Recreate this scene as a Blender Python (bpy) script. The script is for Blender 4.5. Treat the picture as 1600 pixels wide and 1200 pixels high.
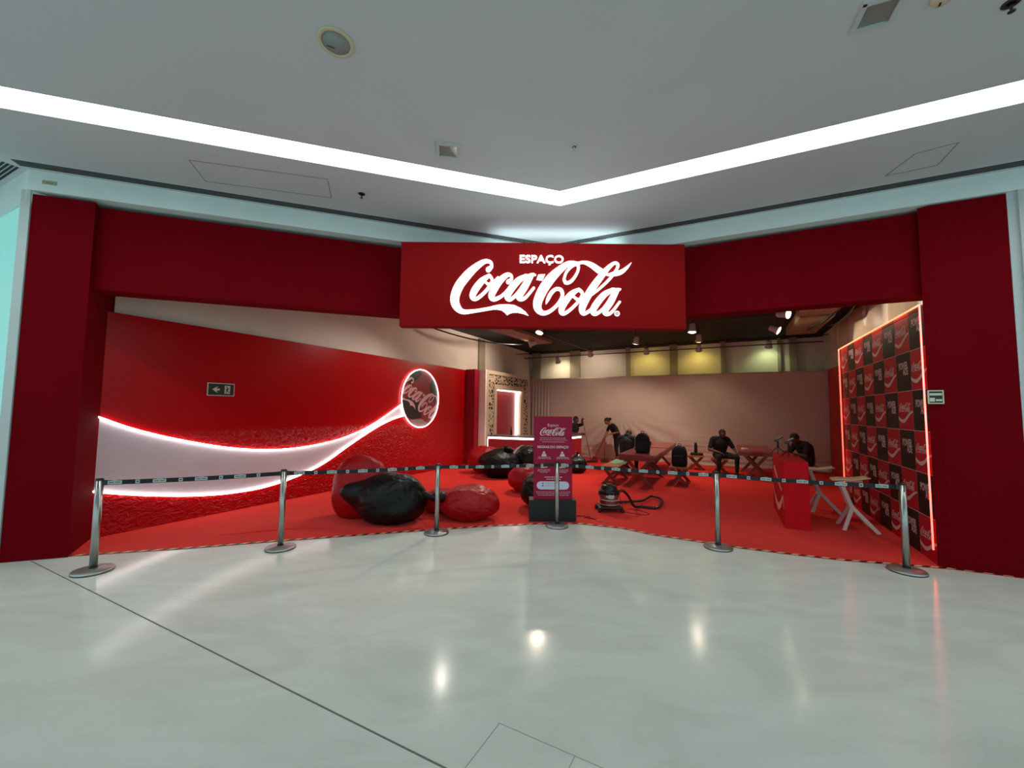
import bpy, bmesh, math, random
import numpy as np
from mathutils import Vector, Matrix, noise
random.seed(7)
PI = math.pi
for o in list(bpy.data.objects): bpy.data.objects.remove(o)
SC = bpy.context.scene
COL = SC.collection

# ---------------------------------------------------------------- camera
PITCH, ROLL, CAMH = 0.06582, 0.009961, 1.7
cd = bpy.data.cameras.new('camera'); cam = bpy.data.objects.new('camera', cd); COL.objects.link(cam)
cd.sensor_fit = 'HORIZONTAL'; cd.sensor_width = 36.0; cd.lens = 36.0*626.7/1600; cd.clip_end = 200
F = Vector((0, math.cos(PITCH), math.sin(PITCH))); r0 = Vector((1, 0, 0)); u0 = Vector((0, -math.sin(PITCH), math.cos(PITCH)))
X = math.cos(ROLL)*r0 + math.sin(ROLL)*u0; U = math.cos(ROLL)*u0 - math.sin(ROLL)*r0
mw = Matrix.Identity(4)
for i in range(3): mw[i][0] = X[i]; mw[i][1] = U[i]; mw[i][2] = -F[i]
mw[2][3] = CAMH
cam.matrix_world = mw
SC.camera = cam
SC.view_settings.view_transform = 'Standard'; SC.view_settings.look = 'None'
SC.view_settings.exposure = 0.0; SC.view_settings.gamma = 1.0; SC.view_settings.use_curve_mapping = False

# ---------------------------------------------------------------- world and mall light
wd = bpy.data.worlds.new('world'); SC.world = wd; wd.use_nodes = True
bg = wd.node_tree.nodes['Background']; bg.inputs[0].default_value = (0.67, 0.93, 1.0, 1); bg.inputs[1].default_value = 0.92

def area(name, loc, target, size, size_y, energy, color, parent=None, spread=None):
    l = bpy.data.lights.new(name, 'AREA'); l.shape = 'RECTANGLE'; l.size = size; l.size_y = size_y; l.energy = energy; l.color = color
    if spread: l.spread = spread
    o = bpy.data.objects.new(name, l); COL.objects.link(o); o.location = loc
    d = Vector(target)-Vector(loc); o.rotation_euler = d.to_track_quat('-Z', 'Y').to_euler()
    return o

# ---------------------------------------------------------------- frames of reference
AU, AL, AR = 0.4884, 1.24238, 2.0180
def dirv(a): return Vector((math.sin(a), math.cos(a), 0))
UU, VV = dirv(AU), dirv(AU+PI/2)
def R(a, b, z=0.0): return VV*a + UU*b + Vector((0, 0, z))      # room coordinates -> world
ROOMROT = -AU
EL, ER = dirv(AL), dirv(AR)
PL, PR = Vector((-4.985, 4.635, 0)), Vector((4.88, 4.555, 0))
NL = Vector((EL.y, -EL.x, 0)); NR = Vector((ER.y, -ER.x, 0))
if NL.y > 0: NL = -NL
if NR.y > 0: NR = -NR
def FL(s, d=0, z=0): return PL + EL*s + NL*d + Vector((0, 0, z))   # along left facade, d towards mall
def FR(s, d=0, z=0): return PR + ER*s + NR*d + Vector((0, 0, z))

# ---------------------------------------------------------------- materials
def lin(c):
    return tuple((x/12.92 if x <= 0.04045 else ((x+0.055)/1.055)**2.4) for x in [v/255 for v in c])
MATS = {}
def mat(name, rgb, rough=0.5, metal=0.0, bump=0.0, bscale=20.0, var=0.0, vscale=3.0, emit=0.0, ecol=None, spec=0.5, coat=0.0, stretch=None, detail=4.0):
    if name in MATS: return MATS[name]
    m = bpy.data.materials.new(name); m.use_nodes = True; nt = m.node_tree; b = nt.nodes['Principled BSDF']
    c = lin(rgb)
    b.inputs['Base Color'].default_value = (*c, 1); b.inputs['Roughness'].default_value = rough; b.inputs['Metallic'].default_value = metal
    b.inputs['Specular IOR Level'].default_value = spec
    b.inputs['Coat Weight'].default_value = coat
    if emit:
        b.inputs['Emission Color'].default_value = (*(ecol or c), 1); b.inputs['Emission Strength'].default_value = emit
    if bump or var:
        tc = nt.nodes.new('ShaderNodeTexCoord'); mp = nt.nodes.new('ShaderNodeMapping')
        nt.links.new(tc.outputs['Object'], mp.inputs[0])
        if stretch: mp.inputs['Scale'].default_value = stretch
    if bump:
        n = nt.nodes.new('ShaderNodeTexNoise'); n.inputs['Scale'].default_value = bscale; n.inputs['Detail'].default_value = detail
        nt.links.new(mp.outputs[0], n.inputs['Vector'])
        bp = nt.nodes.new('ShaderNodeBump'); bp.inputs['Strength'].default_value = bump; bp.inputs['Distance'].default_value = 0.02
        nt.links.new(n.outputs['Fac'], bp.inputs['Height']); nt.links.new(bp.outputs[0], b.inputs['Normal'])
    if var:
        n = nt.nodes.new('ShaderNodeTexNoise'); n.inputs['Scale'].default_value = vscale; n.inputs['Detail'].default_value = 6
        nt.links.new(mp.outputs[0], n.inputs['Vector'])
        r = nt.nodes.new('ShaderNodeValToRGB'); r.color_ramp.elements[0].position = 0.3; r.color_ramp.elements[1].position = 0.7
        r.color_ramp.elements[0].color = (*[x*(1-var) for x in c], 1); r.color_ramp.elements[1].color = (*[min(1, x*(1+var)) for x in c], 1)
        nt.links.new(n.outputs['Fac'], r.inputs[0]); nt.links.new(r.outputs[0], b.inputs['Base Color'])
    MATS[name] = m
    return m

M_ceil = mat('ceiling_paint', (196, 202, 206), 0.9, var=0.03, vscale=1.2)
M_bulk = mat('bulkhead_paint', (214, 228, 226), 0.8, var=0.04, vscale=2)
M_red_matte = mat('red_matte_laminate', (108, 0, 11), 0.85, var=0.06, vscale=1.5, spec=0.06)
M_red_sign = mat('red_sign_face', (134, 6, 10), 0.75, var=0.04, vscale=1, spec=0.1)
M_white_panel = mat('white_vinyl', (205, 192, 198), 0.6, var=0.03)
M_beige = mat('beige_plaster', (222, 208, 194), 0.85, var=0.07, vscale=1.5, bump=0.15, bscale=3)
M_beige2 = mat('column_plaster', (150, 138, 118), 0.85, var=0.05)
M_fabric = mat('stretch_fabric', (202, 180, 164), 0.85, var=0.05, vscale=1.0, bump=0.1, bscale=40)
M_black = mat('black_paint', (14, 14, 14), 0.8)
M_black_pl = mat('black_plastic', (18, 18, 20), 0.35)
M_matteblack = mat('matte_black_board', (16, 18, 19), 0.6)
M_steel = mat('brushed_steel', (170, 170, 166), 0.28, 1.0, bump=0.05, bscale=30, stretch=(8, 8, 0.3))
M_steel_base = mat('satin_steel', (176, 176, 172), 0.4, 0.85)
M_alu = mat('aluminium_white', (188, 196, 196), 0.5)
M_dark = mat('dark_slot', (22, 28, 30), 0.8)
M_wood = mat('red_brown_wood', (120, 45, 24), 0.45, var=0.25, vscale=2, stretch=(1, 12, 12), coat=0.2)
M_woodtop = mat('red_table_top', (150, 38, 32), 0.35, var=0.12, vscale=2, stretch=(12, 1, 12), coat=0.3)
M_woodseat = mat('warm_wood_seat', (170, 92, 46), 0.45, var=0.2, vscale=2, stretch=(12, 1, 12))
M_ply = mat('pale_plywood', (222, 196, 158), 0.45, var=0.12, vscale=3, stretch=(1, 10, 1))
M_whitewood = mat('white_painted_wood', (205, 190, 184), 0.5)
M_leather_b = mat('black_leatherette', (15, 16, 16), 0.42, bump=0.35, bscale=14, spec=0.25)
M_leather_r = mat('red_leatherette', (160, 10, 18), 0.42, bump=0.35, bscale=14, spec=0.25)
M_fab_b = mat('black_nylon', (16, 16, 18), 0.75, bump=0.3, bscale=60)
M_grey_fab = mat('grey_nylon', (88, 92, 98), 0.7)
M_white = mat('white_ink', (225, 215, 216), 0.6)
M_podium = mat('podium_red_laminate', (190, 6, 24), 0.6, var=0.03, spec=0.15)
M_lattice_frame = mat('lattice_frame_beige', (205, 184, 158), 0.6)
M_white_col = mat('white_laminate', (246, 228, 208), 0.5)
M_skin_dark = mat('dark_skin', (88, 56, 42), 0.55)
M_skin_mid = mat('mid_skin', (150, 102, 76), 0.55)
M_hair = mat('black_hair', (14, 12, 12), 0.6, bump=0.6, bscale=80)
M_cloth_b = mat('black_cotton', (18, 18, 20), 0.9)
M_cloth_d = mat('dark_trousers', (20, 21, 24), 0.9)
M_shoe = mat('black_shoes', (14, 14, 14), 0.5)
M_white_eye = mat('eye_white', (140, 128, 120), 0.6)
def emis(name, col, s): return mat(name, (255, 255, 255), 0.5, emit=s, ecol=col)
M_cove = emis('cove_light_diffuser', (0.92, 1.0, 0.98), 7.5)
M_neon_w = emis('white_neon', (1.0, 0.96, 0.94), 8.0)
M_neon_r = emis('red_neon', (1.0, 0.05, 0.025), 4.5)
M_neon_r2 = emis('orange_red_neon', (1.0, 0.13, 0.03), 4.5)
M_letter = emis('lit_letter_face', (0.93, 1.0, 0.95), 1.35)
M_led = emis('led_strip', (1.0, 0.95, 0.88), 9.0)
M_bar_led = emis('bar_led_strip', (1.0, 0.93, 0.86), 6.0)
M_warm = emis('warm_lamp_lens', (1.0, 0.82, 0.5), 25.0)
M_yellow = emis('yellow_lamp_lens', (1.0, 0.85, 0.2), 25.0)
M_green_l = emis('green_lamp_lens', (0.8, 1.0, 0.6), 18.0)
M_shopglow = mat('shop_light_panel', (20, 40, 40), 0.5, emit=1.0, ecol=(0.20, 0.56, 0.52))

def floor_mat():
    m = bpy.data.materials.new('polished_stone_floor'); m.use_nodes = True; nt = m.node_tree; b = nt.nodes['Principled BSDF']
    tc = nt.nodes.new('ShaderNodeTexCoord')
    mp = nt.nodes.new('ShaderNodeMapping'); mp.inputs['Rotation'].default_value = (0, 0, 0.5); mp.inputs['Scale'].default_value = (1, 2.2, 1)
    nt.links.new(tc.outputs['Object'], mp.inputs[0])
    n = nt.nodes.new('ShaderNodeTexNoise'); n.inputs['Scale'].default_value = 1.1; n.inputs['Detail'].default_value = 8; n.inputs['Distortion'].default_value = 1.2
    nt.links.new(mp.outputs[0], n.inputs['Vector'])
    r = nt.nodes.new('ShaderNodeValToRGB'); r.color_ramp.elements[0].position = 0.25; r.color_ramp.elements[1].position = 0.6
    r.color_ramp.elements[0].color = (*lin((206, 206, 197)), 1); r.color_ramp.elements[1].color = (*lin((220, 222, 213)), 1)
    nt.links.new(n.outputs['Fac'], r.inputs[0]); nt.links.new(r.outputs[0], b.inputs['Base Color'])
    n2 = nt.nodes.new('ShaderNodeTexNoise'); n2.inputs['Scale'].default_value = 1.6; n2.inputs['Detail'].default_value = 1.5
    nt.links.new(tc.outputs['Object'], n2.inputs['Vector'])
    bp = nt.nodes.new('ShaderNodeBump'); bp.inputs['Strength'].default_value = 0.05; bp.inputs['Distance'].default_value = 0.02
    nt.links.new(n2.outputs['Fac'], bp.inputs['Height']); nt.links.new(bp.outputs[0], b.inputs['Normal'])
    b.inputs['Roughness'].default_value = 0.15; b.inputs['Specular IOR Level'].default_value = 0.38
    return m
M_floor = floor_mat()

def carpet_mat():
    m = bpy.data.materials.new('red_carpet'); m.use_nodes = True; nt = m.node_tree; b = nt.nodes['Principled BSDF']
    tc = nt.nodes.new('ShaderNodeTexCoord')
    n = nt.nodes.new('ShaderNodeTexNoise'); n.inputs['Scale'].default_value = 0.8; n.inputs['Detail'].default_value = 5
    nt.links.new(tc.outputs['Object'], n.inputs['Vector'])
    r = nt.nodes.new('ShaderNodeValToRGB'); r.color_ramp.elements[0].position = 0.3; r.color_ramp.elements[1].position = 0.7
    r.color_ramp.elements[0].color = (*lin((216, 42, 32)), 1); r.color_ramp.elements[1].color = (*lin((228, 50, 40)), 1)
    nt.links.new(n.outputs['Fac'], r.inputs[0]); nt.links.new(r.outputs[0], b.inputs['Base Color'])
    n2 = nt.nodes.new('ShaderNodeTexNoise'); n2.inputs['Scale'].default_value = 90; n2.inputs['Detail'].default_value = 2
    nt.links.new(tc.outputs['Object'], n2.inputs['Vector'])
    bp = nt.nodes.new('ShaderNodeBump'); bp.inputs['Strength'].default_value = 0.4; bp.inputs['Distance'].default_value = 0.004; b.inputs['Sheen Weight'].default_value = 0.05
    nt.links.new(n2.outputs['Fac'], bp.inputs['Height']); nt.links.new(bp.outputs[0], b.inputs['Normal'])
    b.inputs['Roughness'].default_value = 0.95; b.inputs['Specular IOR Level'].default_value = 0.15
    return m
M_carpet = carpet_mat()

def vinyl_mat():
    # glossy red vinyl: smooth high up, crinkled over the padding low down
    m = bpy.data.materials.new('red_vinyl_wall'); m.use_nodes = True; nt = m.node_tree; b = nt.nodes['Principled BSDF']
    b.inputs['Base Color'].default_value = (*lin((172, 3, 11)), 1); b.inputs['Specular IOR Level'].default_value = 0.22; b.inputs['Roughness'].default_value = 0.3
    tc = nt.nodes.new('ShaderNodeTexCoord'); sp = nt.nodes.new('ShaderNodeSeparateXYZ'); nt.links.new(tc.outputs['Object'], sp.inputs[0])
    mr = nt.nodes.new('ShaderNodeMapRange'); mr.inputs['From Min'].default_value = 1.38; mr.inputs['From Max'].default_value = 1.30
    mr.inputs['To Min'].default_value = 0.03; mr.inputs['To Max'].default_value = 0.7
    nt.links.new(sp.outputs['Z'], mr.inputs['Value'])
    mp = nt.nodes.new('ShaderNodeMapping'); mp.inputs['Scale'].default_value = (1, 1, 1.6); nt.links.new(tc.outputs['Object'], mp.inputs[0])
    n = nt.nodes.new('ShaderNodeTexNoise'); n.inputs['Scale'].default_value = 9; n.inputs['Detail'].default_value = 3; n.inputs['Distortion'].default_value = 1.5
    nt.links.new(mp.outputs[0], n.inputs['Vector'])
    bp = nt.nodes.new('ShaderNodeBump'); bp.inputs['Distance'].default_value = 0.05
    nt.links.new(n.outputs['Fac'], bp.inputs['Height']); nt.links.new(mr.outputs[0], bp.inputs['Strength']); nt.links.new(bp.outputs[0], b.inputs['Normal'])
    return m
M_vinyl = vinyl_mat()

def lattice_mat():
    m = bpy.data.materials.new('pierced_lattice'); m.use_nodes = True; nt = m.node_tree; b = nt.nodes['Principled BSDF']
    tc = nt.nodes.new('ShaderNodeTexCoord')
    v = nt.nodes.new('ShaderNodeTexVoronoi'); v.feature = 'DISTANCE_TO_EDGE'; v.inputs['Scale'].default_value = 7.5
    nt.links.new(tc.outputs['Object'], v.inputs['Vector'])
    r = nt.nodes.new('ShaderNodeValToRGB'); r.color_ramp.interpolation = 'CONSTANT'
    r.color_ramp.elements[0].color = (*lin((205, 182, 156)), 1); r.color_ramp.elements[1].position = 0.13; r.color_ramp.elements[1].color = (*lin((40, 26, 18)), 1)
    nt.links.new(v.outputs[0], r.inputs[0]); nt.links.new(r.outputs[0], b.inputs['Base Color']); b.inputs['Roughness'].default_value = 0.7
    return m
M_lattice = lattice_mat()

# ---------------------------------------------------------------- mesh helpers
class MB:
    def __init__(s): s.v = []; s.f = []; s.m = []; s.mats = []; s.smooth = []
    def mi(s, m):
        if m not in s.mats: s.mats.append(m)
        return s.mats.index(m)
    def add(s, vs, fs, m, smooth=False):
        o = len(s.v); s.v += [tuple(v) for v in vs]; k = s.mi(m)
        for f in fs: s.f.append(tuple(i+o for i in f)); s.m.append(k); s.smooth.append(smooth)
        return s
    def box(s, c, d, m, rz=0, rx=0, ry=0):
        h = [x/2 for x in d]; rot = Matrix.Rotation(rz, 3, 'Z') @ Matrix.Rotation(ry, 3, 'Y') @ Matrix.Rotation(rx, 3, 'X')
        vs = [Vector(c)+rot@Vector((x*h[0], y*h[1], z*h[2])) for x in (-1, 1) for y in (-1, 1) for z in (-1, 1)]
        return s.add(vs, [(0, 1, 3, 2), (4, 6, 7, 5), (0, 4, 5, 1), (2, 3, 7, 6), (0, 2, 6, 4), (1, 5, 7, 3)], m)
    def bar(s, p, q, w, h, m, up=(0, 0, 1)):
        p = Vector(p); q = Vector(q); d = (q-p).normalized(); up = Vector(up)
        a = d.cross(up)
        if a.length < 1e-4: a = d.cross(Vector((1, 0, 0)))
        a.normalize(); b = a.cross(d).normalized()
        vs = []
        for e in (p, q):
            for sa, sb in ((-1, -1), (1, -1), (1, 1), (-1, 1)): vs.append(e+a*sa*w/2+b*sb*h/2)
        return s.add(vs, [(3, 2, 1, 0), (4, 5, 6, 7), (0, 1, 5, 4), (1, 2, 6, 5), (2, 3, 7, 6), (3, 0, 4, 7)], m)
    def tube(s, pts, r, m, n=10, closed=False, caps=True):
        pts = [Vector(p) for p in pts]; N = len(pts); rr = r if isinstance(r, (list, tuple)) else [r]*N
        vs = []; prev = None
        for i, p in enumerate(pts):
            if closed: t = (pts[(i+1) % N]-pts[i-1]).normalized()
            else: t = (pts[min(i+1, N-1)]-pts[max(i-1, 0)]).normalized()
            if prev is None:
                a = t.cross(Vector((0, 0, 1)))
                if a.length < 0.1: a = t.cross(Vector((1, 0, 0)))
            else: a = prev - t*prev.dot(t)
            a.normalize(); prev = a; b = t.cross(a)
            for k in range(n):
                th = 2*PI*k/n; vs.append(p+(a*math.cos(th)+b*math.sin(th))*rr[i])
        fs = []
        for i in range(N if closed else N-1):
            j = (i+1) % N
            for k in range(n): fs.append((i*n+k, i*n+(k+1) % n, j*n+(k+1) % n, j*n+k))
        if not closed and caps: fs += [tuple(range(n-1, -1, -1)), tuple((N-1)*n+k for k in range(n))]
        return s.add(vs, fs, m, True)
    def lathe(s, prof, m, c=(0, 0, 0), n=28, smooth=True):
        vs = []; fs = []
        for (r, z) in prof:
            for k in range(n):
                th = 2*PI*k/n; vs.append((c[0]+r*math.cos(th), c[1]+r*math.sin(th), c[2]+z))
        for i in range(len(prof)-1):
            for k in range(n): fs.append((i*n+k, i*n+(k+1) % n, (i+1)*n+(k+1) % n, (i+1)*n+k))
        fs += [tuple(range(n-1, -1, -1)), tuple((len(prof)-1)*n+k for k in range(n))]
        return s.add(vs, fs, m, smooth)
    def prism(s, poly, z0, z1, m, T=None):
        # poly in local x,y extruded along local z; T maps to the target space
        n = len(poly); T = T or (lambda p: p)
        vs = [T(Vector((x, y, z0))) for x, y in poly]+[T(Vector((x, y, z1))) for x, y in poly]
        fs = [tuple(range(n-1, -1, -1)), tuple(range(n, 2*n))]+[(i, (i+1) % n, (i+1) % n+n, i+n) for i in range(n)]
        return s.add(vs, fs, m)
    def quad(s, a, b, c, d, m): return s.add([a, b, c, d], [(0, 1, 2, 3)], m)
    def build(s, name, parent=None, bevel=0, subd=0, solid=0):
        me = bpy.data.meshes.new(name); me.from_pydata(s.v, [], s.f)
        for m in s.mats: me.materials.append(m)
        for p, k, sm in zip(me.polygons, s.m, s.smooth): p.material_index = k; p.use_smooth = sm
        bm = bmesh.new(); bm.from_mesh(me); bmesh.ops.recalc_face_normals(bm, faces=bm.faces); bm.to_mesh(me); bm.free()
        me.update()
        o = bpy.data.objects.new(name, me); COL.objects.link(o)
        if parent: o.parent = parent
        if bevel:
            b = o.modifiers.new('bevel', 'BEVEL'); b.width = bevel; b.segments = 2; b.limit_method = 'ANGLE'; b.angle_limit = 0.7
        if subd:
            b = o.modifiers.new('sub', 'SUBSURF'); b.levels = subd; b.render_levels = subd
        return o
def tag(o, label, cat, group=None, kind=None):
    if label: o['label'] = label
    if cat: o['category'] = cat
    if group: o['group'] = group
    if kind: o['kind'] = kind
    return o
def thing(name, label, cat, loc=(0, 0, 0), rz=0, group=None):
    o = bpy.data.objects.new(name, None); COL.objects.link(o); o.empty_display_size = 0.2
    o.location = loc; o.rotation_euler = (0, 0, rz); return tag(o, label, cat, group)
def struct(o, label=None):
    o['kind'] = 'structure'
    if label: o['label'] = label
    return o
def dup(root, loc, rz, label=None, group=None):
    r = root.copy(); COL.objects.link(r); r.location = loc; r.rotation_euler = (0, 0, rz)
    if label: r['label'] = label
    if group: r['group'] = group
    def rec(a, b):
        for ch in list(a.children):
            c = ch.copy(); COL.objects.link(c); c.parent = b; rec(ch, c)
    rec(root, r)
    return r

# lettering -------------------------------------------------------
STROKES = [
 [(402,168,40),(428,140,26),(418,106,24),(370,102,34),(300,150,52),(235,215,66),(170,305,70),(140,400,68),(155,465,62),(205,508,38),(290,503,26),(380,488,24),(450,474,26)],
 [(412,212,22),(350,262,48),(297,335,52),(280,388,42),(310,404,28),(365,362,24),(415,300,24),(434,250,22),(412,212,22)],
 [(376,262,16),(405,285,20),(440,272,20),(482,232,20)],
 [(562,265,34),(590,238,20),(580,210,24),(545,212,36),(492,262,50),(446,335,54),(430,385,46),(455,406,32),(510,380,24),(565,325,20)],
 [(700,218,30),(640,255,48),(572,340,54),(556,390,42),(582,405,28),(635,358,24),(695,268,24),(720,215,22)],
 [(762,203,22),(735,225,46),(690,310,52),(650,375,52),(662,402,34),(700,390,24),(765,312,20)],
 [(700,216,28),(782,206,8)],
 [(1004,240,20),(1022,185,20),(1060,140,20),(1100,118,20),(1120,142,20),(1102,200,22),(1062,254,24),(1022,268,24),(1004,240,20)],
 [(1118,112,24),(1050,108,34),(985,150,52),(905,228,72),(838,325,76),(798,420,70),(800,480,56),(838,513,36),(890,500,28),(950,448,26),(990,380,26),(984,330,26),(945,318,26),(905,350,30),(878,400,28),(863,440,6)],
 [(1110,112,22),(1160,100,22),(1220,120,38),(1290,168,46),(1330,186,40)],
 [(1345,200,10),(1400,192,34),(1455,178,34),(1500,145,24),(1540,100,3)],
 [(1122,320,24),(1062,360,46),(1002,440,52),(985,498,42),(1010,514,28),(1070,470,24),(1130,402,24),(1150,352,22),(1122,320,24)],
 [(1082,380,16),(1115,402,20),(1150,392,20),(1180,362,20)],
 [(1228,360,18),(1300,300,20),(1370,230,22),(1420,160,22),(1434,118,20),(1405,104,22),(1350,150,38),(1290,225,52),(1222,320,58),(1162,430,58),(1148,488,46),(1165,514,30),(1210,488,24),(1250,440,18)],
 [(1392,320,28),(1322,362,48),(1252,450,54),(1236,500,42),(1262,514,28),(1320,468,24),(1380,380,24),(1402,325,22)],
 [(1440,318,22),(1415,338,44),(1372,420,52),(1332,482,50),(1342,514,34),(1382,500,24),(1445,418,18)],
 [(1385,320,28),(1456,316,10)],
]
TAIL = [(440,462),(490,450),(560,447),(610,452),(660,475),(700,505),(724,535),(690,522),(640,511),(600,512),(575,520),(556,533),(540,515),(515,495),(480,488),(440,488)]
HYPH = [(800,205),(855,201),(832,250),(786,245)]
def catmull(P, k):
    out = []; n = len(P)
    for i in range(n-1):
        p0 = P[max(i-1, 0)]; p1 = P[i]; p2 = P[i+1]; p3 = P[min(i+2, n-1)]
        for j in range(k):
            t = j/k
            out.append(tuple(0.5*((2*b)+(-a+c)*t+(2*a-5*b+4*c-d)*t*t+(-a+3*b-3*c+d)*t**3) for a, b, c, d in zip(p0, p1, p2, p3)))
    out.append(P[-1]); return out
def script_logo(mb, m, T, depth, k=6, strokes=None, reg=True):
    """T maps logo units (x 0..1435, y up, z depth) to target space"""
    for li, S in enumerate(strokes or STROKES):
        zl = 0 if depth else li
        pts = catmull(S, k); n = len(pts); vs = []
        closed = (S[0][:2] == S[-1][:2])
        for i, (x, y, w) in enumerate(pts):
            a = pts[max(i-1, 0)]; b = pts[min(i+1, n-1)]
            if closed and i in (0, n-1): a = pts[-2]; b = pts[1]
            dx, dy = b[0]-a[0], b[1]-a[1]; L = math.hypot(dx, dy) or 1; nx, ny = -dy/L, dx/L; w = max(w, 2)
            vs.append((x-105+nx*w/2, -(y+ny*w/2-310))); vs.append((x-105-nx*w/2, -(y-ny*w/2-310)))
        V = [T(Vector((x, y, depth+zl))) for x, y in vs]; fs = [(2*i, 2*i+2, 2*i+3, 2*i+1) for i in range(n-1)]
        if depth:
            o = len(V); V += [T(Vector((x, y, 0))) for x, y in vs]
            for i in range(n-1): fs += [(2*i, o+2*i, o+2*i+2, 2*i+2), (2*i+1, 2*i+3, o+2*i+3, o+2*i+1)]
            fs += [(0, 1, o+1, o), (2*n-2, o+2*n-2, o+2*n-1, 2*n-1)]
        mb.add(V, fs, m)
        if not closed:
            for (x, y, w) in (pts[0], pts[-1]):
                if w > 14:
                    c = [(x-105+math.cos(t*PI/5)*w/2, -(y+math.sin(t*PI/5)*w/2-310)) for t in range(10)]
                    if depth: mb.prism(c, 0, depth, m, T)
                    else: mb.add([T(Vector((p[0], p[1], 17+li+(0.5 if (x, y, w) == pts[0] else 0)))) for p in c], [tuple(range(10))], m)
    polys = [HYPH, TAIL] if strokes is None else []
    for pl in polys:
        c = [(x-105, -(y-310)) for x, y in pl]
        if depth: mb.prism(c, 0, depth, m, T)
        else: mb.add([T(Vector((p[0], p[1], 36))) for p in c], [tuple(range(len(c)))], m)
    if reg:
        for r1, r2 in ((22, 13), (6, 0)):
            vs = []; fs = []
            for i in range(16):
                t = i*PI/8
                for r in (r1, r2): vs.append(T(Vector((1422-105+math.cos(t)*r, -(513-310)+math.sin(t)*r, depth))))
            for i in range(16): j = (i+1) % 16; fs.append((2*i, 2*j, 2*j+1, 2*i+1))
            mb.add(vs, fs, m)
def text_geo(txt, size, extrude=0.0, offset=0.0, sx=1.0, align='CENTER', space=1.0):
    cu = bpy.data.curves.new('t', 'FONT'); cu.body = txt; cu.size = size; cu.extrude = extrude; cu.offset = offset; cu.align_x = align; cu.align_y = 'CENTER'; cu.space_character = space
    cu.resolution_u = 3
    o = bpy.data.objects.new('t', cu); COL.objects.link(o); bpy.context.view_layer.update()
    me = o.to_mesh(); vs = [Vector((v.co.x*sx, v.co.y, v.co.z)) for v in me.vertices]; fs = [tuple(p.vertices) for p in me.polygons]
    o.to_mesh_clear(); bpy.data.objects.remove(o); return vs, fs
def add_text(mb, txt, size, m, T, **k):
    vs, fs = text_geo(txt, size, **k); mb.add([T(v) for v in vs], fs, m)

# ================================================================ SETTING
# mall floor
fb = MB(); fb.quad((-14, -7, 0), (14, -7, 0), (14, 10, 0), (-14, 10, 0), M_floor); struct(fb.build('floor'))
# thin inlaid joints in the stone
M_joint = mat('dark_joint', (112, 112, 104), 0.8); M_joint2 = mat('fine_joint', (160, 160, 150), 0.6)
t1 = MB(); a = Vector((-5.25, 4.515, 0.0012)); b = Vector((3.2, 0.26, 0.0012)); t1.bar(a, b, 0.009, 0.002, M_joint); struct(t1.build('trim_1'))
t2 = MB()
for a, b in (((-0.05, 2.30), (3.3, 0.5)), ((-0.05, 2.30), (-1.4, -0.1)), ((0.33, 2.10), (-0.5, 0.6))):
    t2.bar((*a, 0.001), (*b, 0.001), 0.003, 0.0016, M_joint2)
struct(t2.build('trim_2'))
# carpet: front edge follows the shop line
EDGE = [(-5.75, 4.40), (-4.985, 4.655), (-3.841, 4.955), (-2.925, 5.25), (-2.419, 5.394), (-0.986, 5.81), (-0.307, 5.99), (0.4, 6.13), (1.024, 6.17), (1.604, 5.96), (1.948, 5.66), (2.952, 5.12), (3.392, 4.935), (3.864, 4.76), (4.88, 4.53), (5.7, 4.15)]
cb = MB()
back = [R(2.75, 15.25), R(-7.3, 15.25), R(-7.3, 2.0)]
vs = [Vector((x, y, 0.006)) for x, y in EDGE]+[Vector((p.x, p.y, 0.006)) for p in back]
o_ = len(vs); vs2 = vs+[Vector((v.x, v.y, -0.01)) for v in vs]
cb.add(vs2, [tuple(range(o_))]+[(i, (i+1) % o_, (i+1) % o_+o_, i+o_) for i in range(o_)], M_carpet)
carpet = cb.build('carpet'); tag(carpet, 'red carpet covering the whole floor of the booth', 'carpet')
# carpet folds and a second layer by the podium
cp = MB(); P4 = [R(0.47, 6.8, 0.009), R(1.6, 6.75, 0.009), R(1.7, 9.1, 0.009), R(0.5, 9.0, 0.009)]
cp.add(P4+[Vector((p.x, p.y, 0.004)) for p in P4], [(0, 1, 2, 3), (0, 4, 5, 1), (1, 5, 6, 2), (2, 6, 7, 3), (3, 7, 4, 0)], M_carpet)
tag(cp.build('carpet_patch'), 'extra sheet of red carpet laid under the red podium', 'carpet')
M_carpet2 = mat('carpet_fold_red', (214, 36, 28), 0.95, spec=0.1)
for pts in ([(-3.9, 5.42), (-3.2, 5.72), (-2.6, 5.85)],):
    f = MB(); f.tube([(x, y, 0.004) for x, y in catmull(pts, 6)], [0.004+0.008*math.sin(PI*i/12) for i in range(13)], M_carpet2, 8)
    f.build('carpet_fold', parent=carpet)
# hazard tape on the carpet edge
M_tape_k = mat('tape_black', (24, 20, 18), 0.5); M_tape_w = mat('tape_pale', (205, 190, 150), 0.5)
tp = MB(); path = [Vector((x, y, 0.0085)) for x, y in EDGE]
cum = [0]
for i in range(1, len(path)): cum.append(cum[-1]+(path[i]-path[i-1]).length)
def at_s(s):
    for i in range(1, len(path)):
        if s <= cum[i] or i == len(path)-1:
            t = (s-cum[i-1])/(cum[i]-cum[i-1]); p = path[i-1].lerp(path[i], t); d = (path[i]-path[i-1]).normalized(); return p, Vector((-d.y, d.x, 0))
s = 0.0; k = 0
while s < cum[-1]-0.12:
    p0, n0 = at_s(s); p1, n1 = at_s(s+0.075); q0, m0 = at_s(min(s+0.05, cum[-1])); q1, m1 = at_s(min(s+0.125, cum[-1]))
    tp.quad(p0-n0*0.004, p1-n1*0.004, q1+m1*0.042, q0+m0*0.042, M_tape_k if k % 2 == 0 else M_tape_w); s += 0.075; k += 1
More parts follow.
